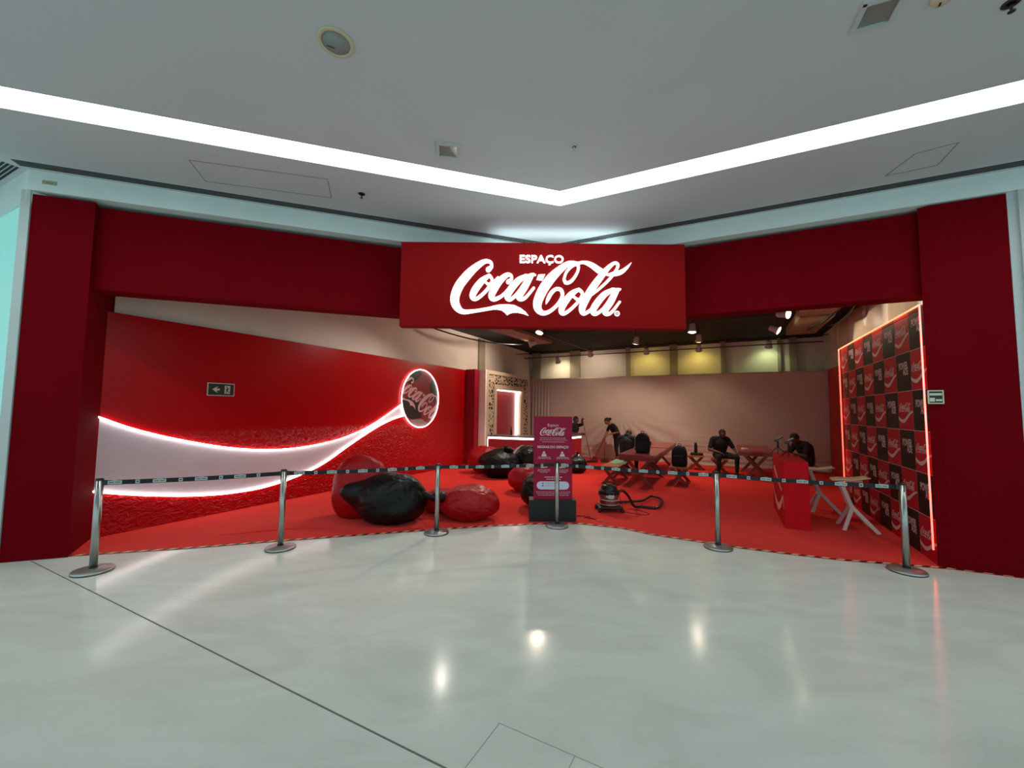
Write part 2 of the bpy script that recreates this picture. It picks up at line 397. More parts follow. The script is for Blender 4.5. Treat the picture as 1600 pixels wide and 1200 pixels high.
tag(tp.build('hazard_tape'), 'black and pale striped tape sealing the carpet edge against the stone floor', 'tape')

# mall ceiling with V shaped recess
CZ = 4.4
ceil = MB()
Vo = Vector((0.61, 5.13, CZ)); Vi = Vector((0.568, 4.776, CZ))
dLo = Vector((-1, -0.3128, 0)).normalized(); dRo = Vector((1, -0.4842, 0)).normalized()
Lo = Vo+dLo*13; Ro = Vo+dRo*13; Li = Vi+dLo*13; Ri = Vi+dRo*13
ceil.add([Li, Vi, Ri, Vector((12, -2.2, CZ)), Vector((-12, -2.2, CZ))], [(0, 1, 2, 3, 4)], M_ceil)
corner = Vector((0.68, 6.566, 0))
cz = lambda p: Vector((p.x, p.y, CZ))
LFend = FL(-0.62); farL = LFend+Vector((-0.9, 0.43, 0)).normalized()*7
RFend = FR(8)
ceil.add([Lo, Vo, cz(corner), cz(LFend), cz(farL)], [(0, 1, 2, 3, 4)], M_ceil)
ceil.add([Vo, Ro, cz(RFend), cz(corner)], [(0, 1, 2, 3)], M_ceil)
struct(ceil.build('ceiling'))
# recess sides and light
cove = thing('cove_light', 'long V shaped white light recess in the grey mall ceiling', 'ceiling light', (0.6, 5.0, CZ))
H = Vector((0, 0, 0.1)); O = Vector((0.6, 5.0, CZ))
rc = MB()
rc.quad(Lo-O, Vo-O, Vo+H-O, Lo+H-O, M_bulk); rc.quad(Vo-O, Ro-O, Ro+H-O, Vo+H-O, M_bulk)
rc.quad(Li-O, Vi-O, Vi+H-O, Li+H-O, M_bulk); rc.quad(Vi-O, Ri-O, Ri+H-O, Vi+H-O, M_bulk)
rc.build('recess_side', parent=cove)
rl = MB(); rl.quad(Lo+H-O, Vo+H-O, Vi+H-O, Li+H-O, M_cove); rl.quad(Vo+H-O, Ro+H-O, Ri+H-O, Vi+H-O, M_cove)
rl.build('light_diffuser', parent=cove)

# bulkhead over the shop fronts
BZ = 4.16
def slab(mb, p, q, n, z0, z1, th, m):
    a0, b0 = Vector((p.x, p.y, z0)), Vector((q.x, q.y, z0)); a1, b1 = Vector((p.x, p.y, z1)), Vector((q.x, q.y, z1)); t = n*th
    mb.add([a0, b0, b1, a1, a0-t, b0-t, b1-t, a1-t], [(0, 1, 2, 3), (7, 6, 5, 4), (0, 4, 5, 1), (1, 5, 6, 2), (2, 6, 7, 3), (3, 7, 4, 0)], m)
wf = MB()
slab(wf, FL(-0.60, 0.03), corner+Vector((0, -0.03, 0)), NL, BZ, CZ-0.002, 0.5, M_bulk)
slab(wf, corner+Vector((0, -0.03, 0)), FR(8, 0.03), NR, BZ, CZ-0.002, 0.5, M_bulk)
struct(wf.build('wall_front'))
wl2 = MB(); dl = Vector((-0.9, 0.43, 0)).normalized(); nl = Vector((dl.y, -dl.x, 0)); nl = nl if nl.y < 0 else -nl
pA = FL(-0.60, 0.03)
slab(wl2, pA, pA+dl*6, nl, 4.02, CZ-0.002, 0.4, M_bulk); struct(wl2.build('wall_side'))
# pilasters beside the red portal
lp = MB(); slab(lp, FL(-0.655, 0.015), FL(-0.572, 0.015), NL, 0, BZ-0.002, 0.2, M_alu); struct(lp.build('trim_3'))
rp = MB(); slab(rp, FR(0.625, 0.0), FR(0.70, 0.0), NR, 0, BZ-0.002, 0.3, M_alu); slab(rp, FR(0.70, 0.03), FR(0.79, 0.03), NR, 0, BZ-0.002, 0.3, M_alu)
struct(rp.build('trim_4'))
# neighbour shop windows
g = MB(); ws = FL(-0.66, -0.02); slab(g, ws, ws+dl*4, nl, 0.1, 3.98, 0.05, M_shopglow)
ng = g.build('window_1'); struct(ng)
g = MB(); slab(g, FR(0.80, 0.0), FR(5, 0.0), NR, 0, BZ-0.002, 0.05, M_dark); struct(g.build('window_2'))
# linear diffusers
def slots(name, label, p0, d0, n0, L, p_mitre=None):
    t = thing(name, label, 'air vent', (p0.x, p0.y, CZ), 0, 'linear air vents over the shop front')
    fr = MB(); O = Vector((p0.x, p0.y, CZ)); q = p0+d0*L
    w0, w1 = 0.045, 0.19
    a, b = p0+n0*w0, q+n0*w0; c, d = q+n0*w1, p0+n0*w1
    z = -0.004
    fr.add([Vector((v.x-O.x, v.y-O.y, z)) for v in (a, b, c, d)]+[Vector((v.x-O.x, v.y-O.y, 0.0)) for v in (a, b, c, d)], [(0, 1, 2, 3), (0, 4, 5, 1), (2, 6, 7, 3), (1, 5, 6, 2), (3, 7, 4, 0)], M_alu)
    fr.build('vent_frame', parent=t)
    for k in range(4):
        s0 = w0+0.012+k*0.034; s1 = s0+0.022; sl = MB()
        a, b = p0+n0*s0, q+n0*s0; c, d = q+n0*s1, p0+n0*s1
        sl.add([Vector((v.x-O.x, v.y-O.y, -0.007)) for v in (a, b, c, d)]+[Vector((v.x-O.x, v.y-O.y, -0.004)) for v in (a, b, c, d)], [(0, 1, 2, 3), (0, 4, 5, 1), (2, 6, 7, 3), (1, 5, 6, 2), (3, 7, 4, 0)], M_dark)
        sl.build('slot', parent=t)
Llen = (corner-FL(-0.6)).length
slots('linear_air_vent', 'dark slotted air vent in the ceiling above the left red beam', FL(-0.64, 0.03), EL, NL, Llen-0.02)
slots('linear_air_vent', 'dark slotted air vent in the ceiling above the right red beam', corner+Vector((0, -0.03, 0))+ER*0.05, ER, NR, 11)
slots('linear_air_vent', 'short slotted air vent turning the corner at the far left, over the lit shop', pA+dl*0.06, dl, nl, 4)

# ================================================================ RED PORTAL
def portal_part(name, label, cat, build):
    mb = MB(); build(mb); return tag(mb.build(name), label, cat)
def pil_l(mb):
    a, b = FL(-0.565, 0), FL(0.0, 0); c = Vector((*R(-7.215, 2.12)[:2], 0)); d = a-NL*0.75
    P = [a, b, c, Vector((*R(-7.5, 2.4)[:2], 0)), d]
    n = len(P); mb.add([Vector((p.x, p.y, 0)) for p in P]+[Vector((p.x, p.y, 4.125)) for p in P], [tuple(range(n)), tuple(range(n, 2*n))]+[(i, (i+1) % n, (i+1) % n+n, i+n) for i in range(n)], M_red_matte)
portal_part('entrance_pillar', 'wide dark red entrance pillar at the left end of the booth front', 'pillar', pil_l)
def pil_r(mb):
    a, b = FR(0, 0), FR(0.622, 0); c = FR(0.622, -0.5); e = Vector((*R(2.62, 6.6)[:2], 0)); d = FR(-0.10, -0.03)
    P = [a, b, c, e, d]; n = len(P)
    mb.add([Vector((p.x, p.y, 0)) for p in P]+[Vector((p.x, p.y, 4.145)) for p in P], [tuple(range(n)), tuple(range(n, 2*n))]+[(i, (i+1) % n, (i+1) % n+n, i+n) for i in range(n)], M_red_matte)
portal_part('entrance_pillar', 'wide dark red entrance pillar at the right end beside the photo wall', 'pillar', pil_r)
def bm_l(mb):
    slab(mb, FL(-0.08, -0.10), FL(4.85, -0.10), NL, 3.10, 4.11, 0.30, M_red_matte)
portal_part('header_beam', 'long dark red header beam between the left pillar and the sign', 'beam', bm_l)
def bm_r(mb):
    slab(mb, FR(-4.0, -0.10), FR(0.06, -0.10), NR, 3.11, 4.12, 0.30, M_red_matte)
portal_part('header_beam', 'dark red header beam between the sign and the right pillar', 'beam', bm_r)

# ---- the sign
SY = 5.46
sg = thing('illuminated_sign', 'big red box sign with lit white ESPAÇO Coca-Cola lettering over the entrance', 'sign', (0.415, SY, 2.84))
b = MB(); b.box((0, 0.07, 0.60), (3.96, 0.14, 1.20), M_red_sign); b.build('sign_box', parent=sg, bevel=0.01)
sc = SY/626.7*0.2*1.0
lb = MB(); k_ = sc
cx = 840-800
def T_sign(p): return Vector(((680+105/5-800)/626.7*SY - 0.415 + p.x*k_, -p.z, 0.555 + p.y*k_ + 0.0))
script_logo(lb, M_letter, T_sign, 0.03, 8)
lb.build('script_lettering', parent=sg)
tb = MB(); add_text(tb, 'ESPAÇO', 0.155, M_letter, lambda p: Vector((((845-800)/626.7*SY-0.415)+p.x, -0.012-p.z, 0.955+p.y)), extrude=0.012, offset=0.0025, sx=1.1)
tb.build('block_lettering', parent=sg)
tl = MB(); tl.box((0.715-0.415-0.05, 0.52, 1.385), (1.9, 0.03, 0.02), emis('top_led', (0.75, 1.0, 1.0), 16.0)); tl.build('top_light', parent=sg)
for xx in (-0.6, 1.1):
    tl = MB(); tl.bar((xx, 0.13, 1.17), (xx, 0.52, 1.372), 0.02, 0.02, M_dark); tl.build('light_bracket', parent=sg)

# ================================================================ ROOM
def rslab(name, a0, a1, b0, b1, z0, z1, m, label=None, kind='structure'):
    mb = MB(); P = [R(a0, b0), R(a1, b0), R(a1, b1), R(a0, b1)]
    mb.add([Vector((p.x, p.y, z0)) for p in P]+[Vector((p.x, p.y, z1)) for p in P], [(3, 2, 1, 0), (4, 5, 6, 7), (0, 1, 5, 4), (1, 2, 6, 5), (2, 3, 7, 6), (3, 0, 4, 7)], m)
    o = mb.build(name)
    if kind: o['kind'] = kind
    return o
rslab('wall_left_upper', -7.55, -7.27, 2.2, 15.6, 0, 4.3, M_beige)
rslab('wall_back_upper', -7.27, 2.72, 15.3, 15.5, 0, 4.3, M_beige)
rslab('wall_right_upper', 2.72, 2.95, 6.7, 15.6, 0, 4.3, M_beige)
# black ceiling of the shell
cmb = MB(); P = [FL(0.2, -0.42), corner-Vector((0, -0.45, 0)), FR(0.3, -0.42), R(2.9, 7), R(2.9, 15.6), R(-7.5, 15.6), R(-7.5, 2.6)]
P = [Vector((p.x, p.y, 4.135)) for p in P]; cmb.add(P+[p+Vector((0, 0, 0.05)) for p in P], [tuple(range(7)), tuple(range(7, 14))], M_black); struct(cmb.build('ceiling_booth'))
# pilasters on the back shell wall
k_ = 15.3/15.87
pl_ = MB()
for x0, x1 in ((-7.4, -7.0), (-5.656, -5.239), (-3.367, -3.22), (-1.773, -1.51), (-0.10, 0.056), (1.58, 1.66), (1.9, 2.1)):
    c = R((x0+x1)/2*k_, 15.24, 2.06); pl_.box(c, ((x1-x0)*k_, 0.12, 4.12), M_beige2, rz=ROOMROT)
struct(pl_.build('trim_5'))
bd = MB(); bd.box(R(-2.3, 15.26, 4.10), (10, 0.1, 0.07), M_black, rz=ROOMROT); struct(bd.build('trim_6'))
# pipes on left wall
pp = MB(); pp.box(R(-7.235, 11.4, 3.3), (0.07, 0.36, 1.6), M_beige2, rz=ROOMROT); struct(pp.build('trim_7'))

# left red vinyl wall with the white wave
lw = MB(); 
def LW(b, z, a=-7.21): return R(a, b, z)
N1 = 60
lw.add([R(-7.21, 2.1, 0), R(-7.21, 14.3, 0), R(-7.21, 14.3, 2.96), R(-7.21, 2.1, 2.96), R(-7.27, 2.1, 0), R(-7.27, 14.3, 0), R(-7.27, 14.3, 2.96), R(-7.27, 2.1, 2.96)],
       [(0, 1, 2, 3), (7, 6, 5, 4), (0, 4, 5, 1), (1, 5, 6, 2), (2, 6, 7, 3), (3, 7, 4, 0)], M_vinyl)
struct(lw.build('wall_left'))
UP = [(2.09, 1.565), (2.406, 1.415), (2.765, 1.284), (3.166, 1.166), (3.616, 1.055), (4.124, 0.975), (4.593, 0.946), (5.126, 0.965), (5.73, 1.045), (6.165, 1.155), (6.661, 1.33), (7.185, 1.59), (7.62, 1.83)]
LO = [(2.09, 0.61), (2.457, 0.511), (2.812, 0.431), (3.209, 0.36), (3.654, 0.311), (4.158, 0.305), (4.563, 0.35), (4.893, 0.42), (5.224, 0.51), (5.534, 0.635), (5.953, 0.857), (6.413, 1.09), (6.922, 1.32), (7.371, 1.47), (7.76, 1.55)]
up = catmull(UP, 6); lo = catmull(LO, 6)
wv = MB()
def interp(poly, b):
    for i in range(1, len(poly)):
        if b <= poly[i][0]: t = (b-poly[i-1][0])/(poly[i][0]-poly[i-1][0]); return poly[i-1][1]+t*(poly[i][1]-poly[i-1][1])
    return poly[-1][1]
bs = [2.09+i*(7.72-2.09)/90 for i in range(91)]
vs = []
for b_ in bs: vs.append(LW(b_, interp(up, b_), -7.205)); vs.append(LW(b_, interp(lo, b_), -7.205))
wv.add(vs, [(2*i, 2*i+2, 2*i+3, 2*i+1) for i in range(90)], M_white_panel)
wave = wv.build('wave_graphic'); tag(wave, 'grey white ribbon wave graphic across the red left wall, tapering to the ball', 'wall graphic')
# ball graphic
bc, bz, rb, rz_ = 8.33, 1.995, 0.72, 0.76
BT = mat('ball_black', (34, 24, 20), 0.5); BR = mat('ball_red', (130, 26, 32), 0.45); BW = mat('ball_pale', (150, 120, 116), 0.5); BL = mat('ball_letter', (205, 160, 160), 0.5)
ball = thing('ball_graphic', 'round football graphic in red and black with white script lettering, on the left wall', 'wall graphic', R(-7.2, bc, bz), ROOMROT)
def BP(x, y, z=0.0): return Vector((0.01+z, x, y))   # local: y along the wall, z up
d = MB(); n = 48
d.prism([(math.cos(2*PI*i/n)*rb, math.sin(2*PI*i/n)*rz_) for i in range(n)], 0, 0.02, BR, lambda p: BP(p.x, p.y, p.z-0.02)); d.build('disc', parent=ball)
pt = MB()
def inball(poly, m, z):
    out = []
    for x, y in poly:
        q = math.hypot(x/rb, y/rz_)
        if q > 1: x, y = x/q, y/q
        out.append((x, y))
    pt.add([BP(x, y, z) for x, y in out], [tuple(range(len(out)))], m)
inball([(-0.62, 0.42), (-0.5, 0.6), (-0.3, 0.74), (-0.05, 0.76), (0.05, 0.66), (-0.15, 0.5), (-0.4, 0.36)], BT, 0.003)
inball([(0.36, 0.42), (0.48, 0.55), (0.62, 0.42), (0.72, 0.2), (0.74, -0.1), (0.6, -0.12), (0.42, 0.1)], BT, 0.003)
inball([(-0.7, -0.1), (-0.55, 0.02), (-0.2, -0.02), (0.02, -0.15), (0.05, -0.5), (-0.25, -0.56), (-0.6, -0.5), (-0.72, -0.3)], BT, 0.003)
inball([(-0.4, -0.56), (0.05, -0.54), (0.28, -0.66), (0.1, -0.76), (-0.2, -0.74)], BW, 0.003)
inball([(0.45, -0.55), (0.28, -0.66), (0.1, -0.78), (0.4, -0.68), (0.55, -0.5)], BT, 0.003)
pt.build('panel_pattern', parent=ball)
lt = MB()
ca, sa = math.cos(-0.42), math.sin(-0.42)
sB = 1.95/1435
S_in = []
for S in STROKES:
    S_in.append(S)
def TB(p):
    x = (p.x-660)*sB; y = p.y*sB*1.15; X_, Y_ = x*ca-y*sa, x*sa+y*ca
    q = math.hypot(X_/(rb*0.97), Y_/(rz_*0.97))
    if q > 1: X_, Y_ = X_/q, Y_/q
    return BP(X_, Y_, 0.004+p.z*0.0001)
script_logo(lt, BL, TB, 0, 6, reg=False); lt.build('script_lettering', parent=ball)
# neon tubes
def neon(name, pts, label, m=M_neon_w, r=0.0115, closed=False, off=0.03):
    mb = MB(); mb.tube([R(-7.21+off, b_, z_) for b_, z_ in pts], r, m, 8, closed=closed); o = mb.build(name)
    return tag(o, label, 'neon light', 'white neon outline on the left wall')
neon('neon_tube', up, 'upper white neon line of the wave on the left wall')
neon('neon_tube', lo, 'lower white neon line of the wave, nearest the floor')
neon('neon_tube', [(bc+(rb+0.01)*math.cos(2*PI*i/64), bz+(rz_+0.01)*math.sin(2*PI*i/64)) for i in range(64)], 'white neon ring around the football graphic', closed=True, off=0.04)

# exit sign helper
M_green = mat('exit_green', (14, 44, 24), 0.5); M_exit_w = mat('exit_sign_white', (205, 200, 180), 0.5)
def exit_sign(label, T, w, h, full=True, parent=None):
    t = bpy.data.objects.new('exit_sign', None); COL.objects.link(t); tag(t, label, 'exit sign')
    O = T(0, 0, 0); t.location = O
    L = lambda x, y, z: T(x, y, z)-O
    a = MB(); a.prism([(-w/2, -h/2), (w/2, -h/2), (w/2, h/2), (-w/2, h/2)], 0, 0.012, M_exit_w, lambda p: L(p.x, p.y, p.z)); a.build('border', parent=t)
    a = MB(); e = 0.012; a.prism([(-w/2+e, -h/2+e), (w/2-e, -h/2+e), (w/2-e, h/2-e), (-w/2+e, h/2-e)], 0.012, 0.014, M_green, lambda p: L(p.x, p.y, p.z)); a.build('green_panel', parent=t)
    if full:
        S = lambda pl: (MB().prism([(x*w, y*h) for x, y in pl], 0.014, 0.0155, M_exit_w, lambda p: L(p.x, p.y, p.z))).build('pictogram', parent=t)
        S([(-0.33, 0.0), (-0.16, 0.22), (-0.12, 0.22), (-0.19, 0.07), (-0.06, 0.07), (-0.06, -0.08), (-0.19, -0.08), (-0.12, -0.24), (-0.16, -0.24)])
        S([(0.12, -0.32), (0.33, -0.32), (0.33, 0.32), (0.12, 0.32)])
    else:
        S = lambda pl: (MB().prism([(x*w, y*h) for x, y in pl], 0.014, 0.0155, M_exit_w, lambda p: L(p.x, p.y, p.z))).build('pale_bar', parent=t)
        S([(-0.4, 0.12), (0.38, 0.12), (0.38, 0.28), (-0.4, 0.28)]); S([(-0.4, -0.34), (-0.08, -0.34), (-0.08, -0.06), (-0.4, -0.06)]); S([(-0.02, -0.3), (0.38, -0.3), (0.38, -0.16), (-0.02, -0.16)])
    if full:
        a = MB(); K = lambda p, q, ww: a.bar(L(p[0]*w, p[1]*h, 0.0165), L(q[0]*w, q[1]*h, 0.0165), ww, 0.001, M_green, up=(L(0, 0, 1)-L(0, 0, 0)))
        K((0.24, 0.1), (0.21, -0.06), 0.022); K((0.21, -0.06), (0.27, -0.16), 0.012); K((0.27, -0.16), (0.33, -0.2), 0.01); K((0.21, -0.06), (0.17, -0.26), 0.012); K((0.235, 0.1), (0.16, 0.02), 0.009); K((0.235, 0.1), (0.31, 0.14), 0.009)
        a.box(L(0.2*w, 0.22*h, 0.0165), (0.012, 0.012, 0.02), M_green); a.build('running_figure', parent=t)
    return t
exit_sign('green emergency exit sign with arrow and running figure, high on the left red wall', lambda x, y, z: R(-7.208+z, 3.52+x, 1.99+y), 0.395, 0.205)
pe = PR; exit_sign('small green sign with pale bars on the inner side of the right pillar', lambda x, y, z: FR(-0.052+x, 0.006+z, 1.90+y), 0.135, 0.155, full=False)

# back fabric wall
def back_fold(a, z):
    f = 0.0
    if a < -5.95: f += 0.035*math.sin((a+6.85)*2*PI/0.13+0.6*math.sin(z))*min(1, (2.95-z)/1.2)
    if z < 1.4:
        w = (1.4-z)/1.4
        c = -3.3; r = math.hypot(a-c, (z-1.7)); th = math.atan2(a-c, 1.7-z)
        f += 0.055*w*math.sin(th*22+2*noise.noise(Vector((a*0.8, z, 0))))*(1 if a < -1 else 0.25)
        if z < 1.4: f += 0.04*w*w*noise.noise(Vector((a*1.2, z*9, 3)))+0.035*w*math.sin(z*42+1.5*noise.noise(Vector((a, 0, 5))))*w*(1 if a > -1.2 else 0.4)
    f += 0.01*noise.noise(Vector((a*1.5, z*1.5, 9)))
    return f
bw = MB(); NA, NZ = 420, 60; a0, a1 = -6.86, 2.62
vs = []
for i in range(NA+1):
    for j in range(NZ+1):
        a_ = a0+(a1-a0)*i/NA; z_ = 0.006+(2.945-0.006)*j/NZ
        vs.append(R(a_, 14.35-back_fold(a_, z_), z_))
fs = [(i*(NZ+1)+j, (i+1)*(NZ+1)+j, (i+1)*(NZ+1)+j+1, i*(NZ+1)+j+1) for i in range(NA) for j in range(NZ)]
bw.add(vs, fs, M_fabric, True); o = bw.build('fabric_backdrop'); tag(o, 'beige stretched fabric backdrop with drooping folds at the bottom, along the back', 'backdrop')
sm = o.modifiers.new('solid', 'SOLIDIFY'); sm.thickness = 0.03; sm.offset = 1 
rslab('wall_right', 2.62, 2.70, 6.6, 14.32, 0, 2.95, mat('orange_red_wall', (196, 24, 16), 0.5, var=0.04))

# draped plastic sheets on the right shell wall
sh = MB(); vs = []; n1, n2 = 80, 20
for i in range(n1+1):
    for j in range(n2+1):
        b_ = 7.6+6.2*i/n1; z_ = 2.98+1.1*j/n2
        vs.append(R(2.69-0.05*math.sin(b_*5.5)*(0.4+0.6*j/n2)-0.06*noise.noise(Vector((b_*1.2, z_*1.4, 1))), b_, z_))
sh.add(vs, [(i*(n2+1)+j, (i+1)*(n2+1)+j, (i+1)*(n2+1)+j+1, i*(n2+1)+j+1) for i in range(n1) for j in range(n2)], mat('pale_sheeting', (200, 180, 152), 0.4, var=0.06), True)
tag(sh.build('hanging_sheet'), 'pale draped sheeting hung on the upper right wall above the photo wall', 'sheeting')

# ================================================================ PHOTO WALL
pw = thing('photo_wall', 'photo wall with red Coca-Cola and black POWERADE squares in a red neon frame', 'photo wall', R(2.08, 6.335), ROOMROT)
TH = 3.0; TL = 0.481*8; TLW = 0.481
M_t_r = mat('print_red', (172, 18, 34), 0.5, spec=0.15); M_t_k = mat('print_black', (38, 26, 22), 0.5, spec=0.15); M_t_w = mat('print_white', (200, 170, 165), 0.5)
b = MB(); b.box((0.05, TL/2, TH/2), (0.09, TL, TH), M_t_w); b.build('board', parent=pw)
b = MB(); l1 = MB(); l2 = MB(); l3 = MB()
SW_U = catmull([(0.0, .36), (.12, .30), (.3, .265), (.5, .31), (.75, .44), (1.0, .50)], 4); SW_L = catmull([(0.0, .27), (.15, .20), (.33, .17), (.5, .215), (.78, .37), (1.0, .455)], 4)
g = 0.008
for c in range(8):
    for r in range(6):
        # c=0 nearest the mall; viewed from inside, the near side is to the right
        y0, z1 = c*TLW, TH-r*0.5
        red = (c+r) % 2 == 1
        m = M_t_r if red else M_t_k
        b.quad((0.003, y0+g/2, z1-g/2), (0.003, y0+TLW-g/2, z1-g/2), (0.003, y0+TLW-g/2, z1-0.5+g/2), (0.003, y0+g/2, z1-0.5+g/2), m)
        def TT(x, y, z=0.0005, y0=y0, z1=z1): return Vector((z, y0+TLW-x*TLW, z1-0.5+y*0.5))
        if red:
            script_logo(l1, M_t_w, lambda p: TT(0.06+(p.x/1435)*0.80, 0.58+(p.y/1435)*0.80*0.97, 0.0022-p.z*0.00005), 0, 3, reg=False)
            vs = [TT(*q) for q in SW_U]+[TT(*q) for q in reversed(SW_L)]
            n = len(SW_U)
            l2.add(vs, [(i, i+1, 2*n-2-i, 2*n-1-i) for i in range(n-1)], M_t_w)
        else:
            add_text(l3, 'POWER', 0.125, M_t_w, lambda p: TT(0.50+p.x/TLW, 0.66+p.y/0.5), offset=0.004, sx=0.68)
            add_text(l3, 'ADE', 0.125, M_t_w, lambda p: TT(0.655+p.x/TLW, 0.50+p.y/0.5), offset=0.004, sx=0.68)
b.build('printed_squares', parent=pw); l1.build('script_lettering', parent=pw); l2.build('wave_print', parent=pw); l3.build('block_lettering', parent=pw)
def npart(name, pts, m, r=0.011): 
    mb = MB(); mb.tube(pts, r, m, 8); mb.build(name, parent=pw)
npart('neon_line', [(-0.03, 0.03, 0.17), (-0.03, 0.03, 2.99)], M_neon_r, 0.009); npart('neon_line', [(-0.03, 0.03, 2.99), (-0.03, TL, 2.99)], M_neon_r2, 0.009); npart('neon_line', [(-0.03, TL, 2.99), (-0.03, TL, 0.0+0.05)], M_neon_r, 0.011)

# ================================================================ BACK BAR
bb = thing('back_bar', 'tall back bar with pierced beige lattice around a lit niche, left of the counter', 'back bar', R(-6.64, 10.72), ROOMROT)
def bx(name, x0, x1, y0, y1, z0, z1, m, parent=bb, bevel=0):
    mb = MB(); mb.box(((x0+x1)/2, (y0+y1)/2, (z0+z1)/2), (x1-x0, y1-y0, z1-z0), m); return mb.build(name, parent=parent, bevel=bevel)
bx('red_end_panel', -0.57, -0.24, -0.25, 3.2, 0, 2.98, mat('end_panel_red', (150, 14, 34), 0.5, spec=0.25))
bx('white_end_panel', -0.24, 0.0, 0.0, 0.08, 0, 2.98, M_white_col)
# lattice face plane x=0, local y = b-10.72
ny0, ny1, nz1 = 0.70, 2.55, 2.40; e = 0.15
l = MB()
for (y0, y1, z0, z1) in ((0.2, ny0-e, 0, 2.86), (ny1+e, 3.1, 0, 2.86), (ny0-e, ny1+e, nz1+e, 2.86), (ny0-e, ny1+e, 0, 0.6)):
    l.box((-0.04, (y0+y1)/2, (z0+z1)/2), (0.03, y1-y0, z1-z0), M_lattice)
l.build('lattice_panel', parent=bb)
l = MB()
for (y0, y1, z0, z1) in ((0.08, 0.2, 0, 2.98), (3.1, 3.22, 0, 2.98), (0.2, 3.1, 2.86, 2.98)): l.box((-0.02, (y0+y1)/2, (z0+z1)/2), (0.06, y1-y0, z1-z0), M_lattice_frame)
l.build('outer_frame', parent=bb)
l = MB()
for (y0, y1, z0, z1) in ((ny0-e, ny0, 0.6, nz1+e), (ny1, ny1+e, 0.6, nz1+e), (ny0, ny1, nz1, nz1+e)): l.box((-0.02, (y0+y1)/2, (z0+z1)/2), (0.08, y1-y0, z1-z0), M_lattice_frame)
l.build('niche_frame', parent=bb)
l = MB(); l.box((-0.235, (ny0+ny1)/2, 1.5), (0.01, ny1-ny0, 1.8), mat('niche_red', (165, 40, 55), 0.5)); l.build('niche_back', parent=bb)
l = MB(); l.box((-0.13, ny1-0.01, 1.5), (0.2, 0.02, 1.8), M_white_col); l.build('niche_side', parent=bb)
l = MB(); l.box((-0.20, ny1-0.06, 1.5), (0.025, 0.07, 1.8), M_bar_led); l.box((-0.06, (ny0+ny1)/2, nz1-0.03), (0.03, ny1-ny0, 0.03), M_bar_led); l.build('led_strip', parent=bb)

# counter
ct = thing('bar_counter', 'red curved bar counter with white light strip under its dark top', 'bar counter', R(-6.2, 10.2), ROOMROT)
CF = [(0, 0), (0.75, 0.07), (1.3, 0.18), (1.7, 0.42), (1.95, 0.85), (2.12, 1.4), (2.2, 2.0)]
CFs = catmull(CF, 5)
CBk = [(x-0.0, y+0.0) for x, y in [(1.65, 2.05), (1.5, 1.3), (1.2, 0.85), (0.7, 0.65), (0.0, 0.55)]]
l = MB(); l.prism(CFs+CBk, 0, 0.87, mat('counter_red', (170, 26, 40), 0.45)); l.build('counter_front', parent=ct)
top = [(x+0.03*(1 if x > 1.2 else 0), y-0.04) for x, y in CFs]
l = MB(); l.prism(top+CBk, 0.925, 0.97, mat('counter_top_grey', (120, 108, 98), 0.35)); l.build('counter_top', parent=ct)
l = MB(); l.prism([(x*0.998, y-0.012) for x, y in CFs]+CBk, 0.87, 0.925, M_bar_led); l.build('light_strip', parent=ct)
l = MB(); l.box((-0.012, 0.02, 0.43), (0.02, 0.03, 0.86), M_bar_led); l.build('corner_light', parent=ct)
# lettering following the curved front
arc = [0]
for i in range(1, len(CFs)): arc.append(arc[-1]+math.hypot(CFs[i][0]-CFs[i-1][0], CFs[i][1]-CFs[i-1][1]))
def on_front(s, z, off=0.012):
    for i in range(1, len(CFs)):
        if s <= arc[i] or i == len(CFs)-1:
            t = (s-arc[i-1])/(arc[i]-arc[i-1]); p = Vector(CFs[i-1]).lerp(Vector(CFs[i]), t); d = (Vector(CFs[i])-Vector(CFs[i-1])).normalized()
            return Vector((p.x+d.y*off, p.y-d.x*off, z))
l = MB(); script_logo(l, M_white, lambda p: on_front(0.75+p.x/1435*1.75, 0.47+p.y/1435*1.55, 0.006+p.z*0.0003), 0, 6, reg=False); l.build('script_lettering', parent=ct)
bt = MB(); bt.lathe([(0.028, 0), (0.03, 0.02), (0.03, 0.13), (0.012, 0.19), (0.012, 0.24), (0.015, 0.25)], mat('dark_bottle_glass', (30, 12, 10), 0.15), n=16)
o = bt.build('bottle'); o.location = R(-5.60, 10.52, 0.97); tag(o, 'small dark bottle standing on the bar counter before the lit niche', 'bottle')

# ================================================================ OVERHEAD: ducts, track, lamps
def duct(label, p, q, w, h, m):
    mb = MB(); mb.bar(p, q, w, h, m); return tag(mb.build('air_duct', bevel=0.01), label, 'duct')
M_duct = mat('duct_beige', (150, 134, 110), 0.6, var=0.08)
duct('flat beige duct under the black ceiling left of centre', R(-5.25, 8.2, 3.86), R(-5.0, 11.6, 3.86), 0.55, 0.10, M_duct)
duct('beige duct box under the ceiling at the upper right, nearer the photo wall', R(1.75, 9.2, 3.93), R(1.75, 10.6, 3.93), 0.65, 0.22, M_duct)
duct('beige duct box under the ceiling at the upper right, farther back', R(1.85, 10.9, 3.95), R(1.85, 13.2, 3.95), 0.65, 0.22, M_duct)
def pipe(label, pts, r, m=M_black_pl): 
    mb = MB(); mb.tube(pts, r, m, 8); return tag(mb.build('ceiling_pipe'), label, 'pipe')
M_pipe = mat('grey_pipe', (95, 88, 78), 0.5, 0.5)
pipe('grey pipe running back from the sign towards the middle of the backdrop', [R(-4.9, 7.2, 3.95), R(-4.0, 13.4, 3.75)], 0.025, M_pipe)
pipe('thin pipe running across the black ceiling near the back wall', [R(-7.2, 14.6, 3.82), R(2.6, 14.6, 3.82)], 0.018, M_pipe)
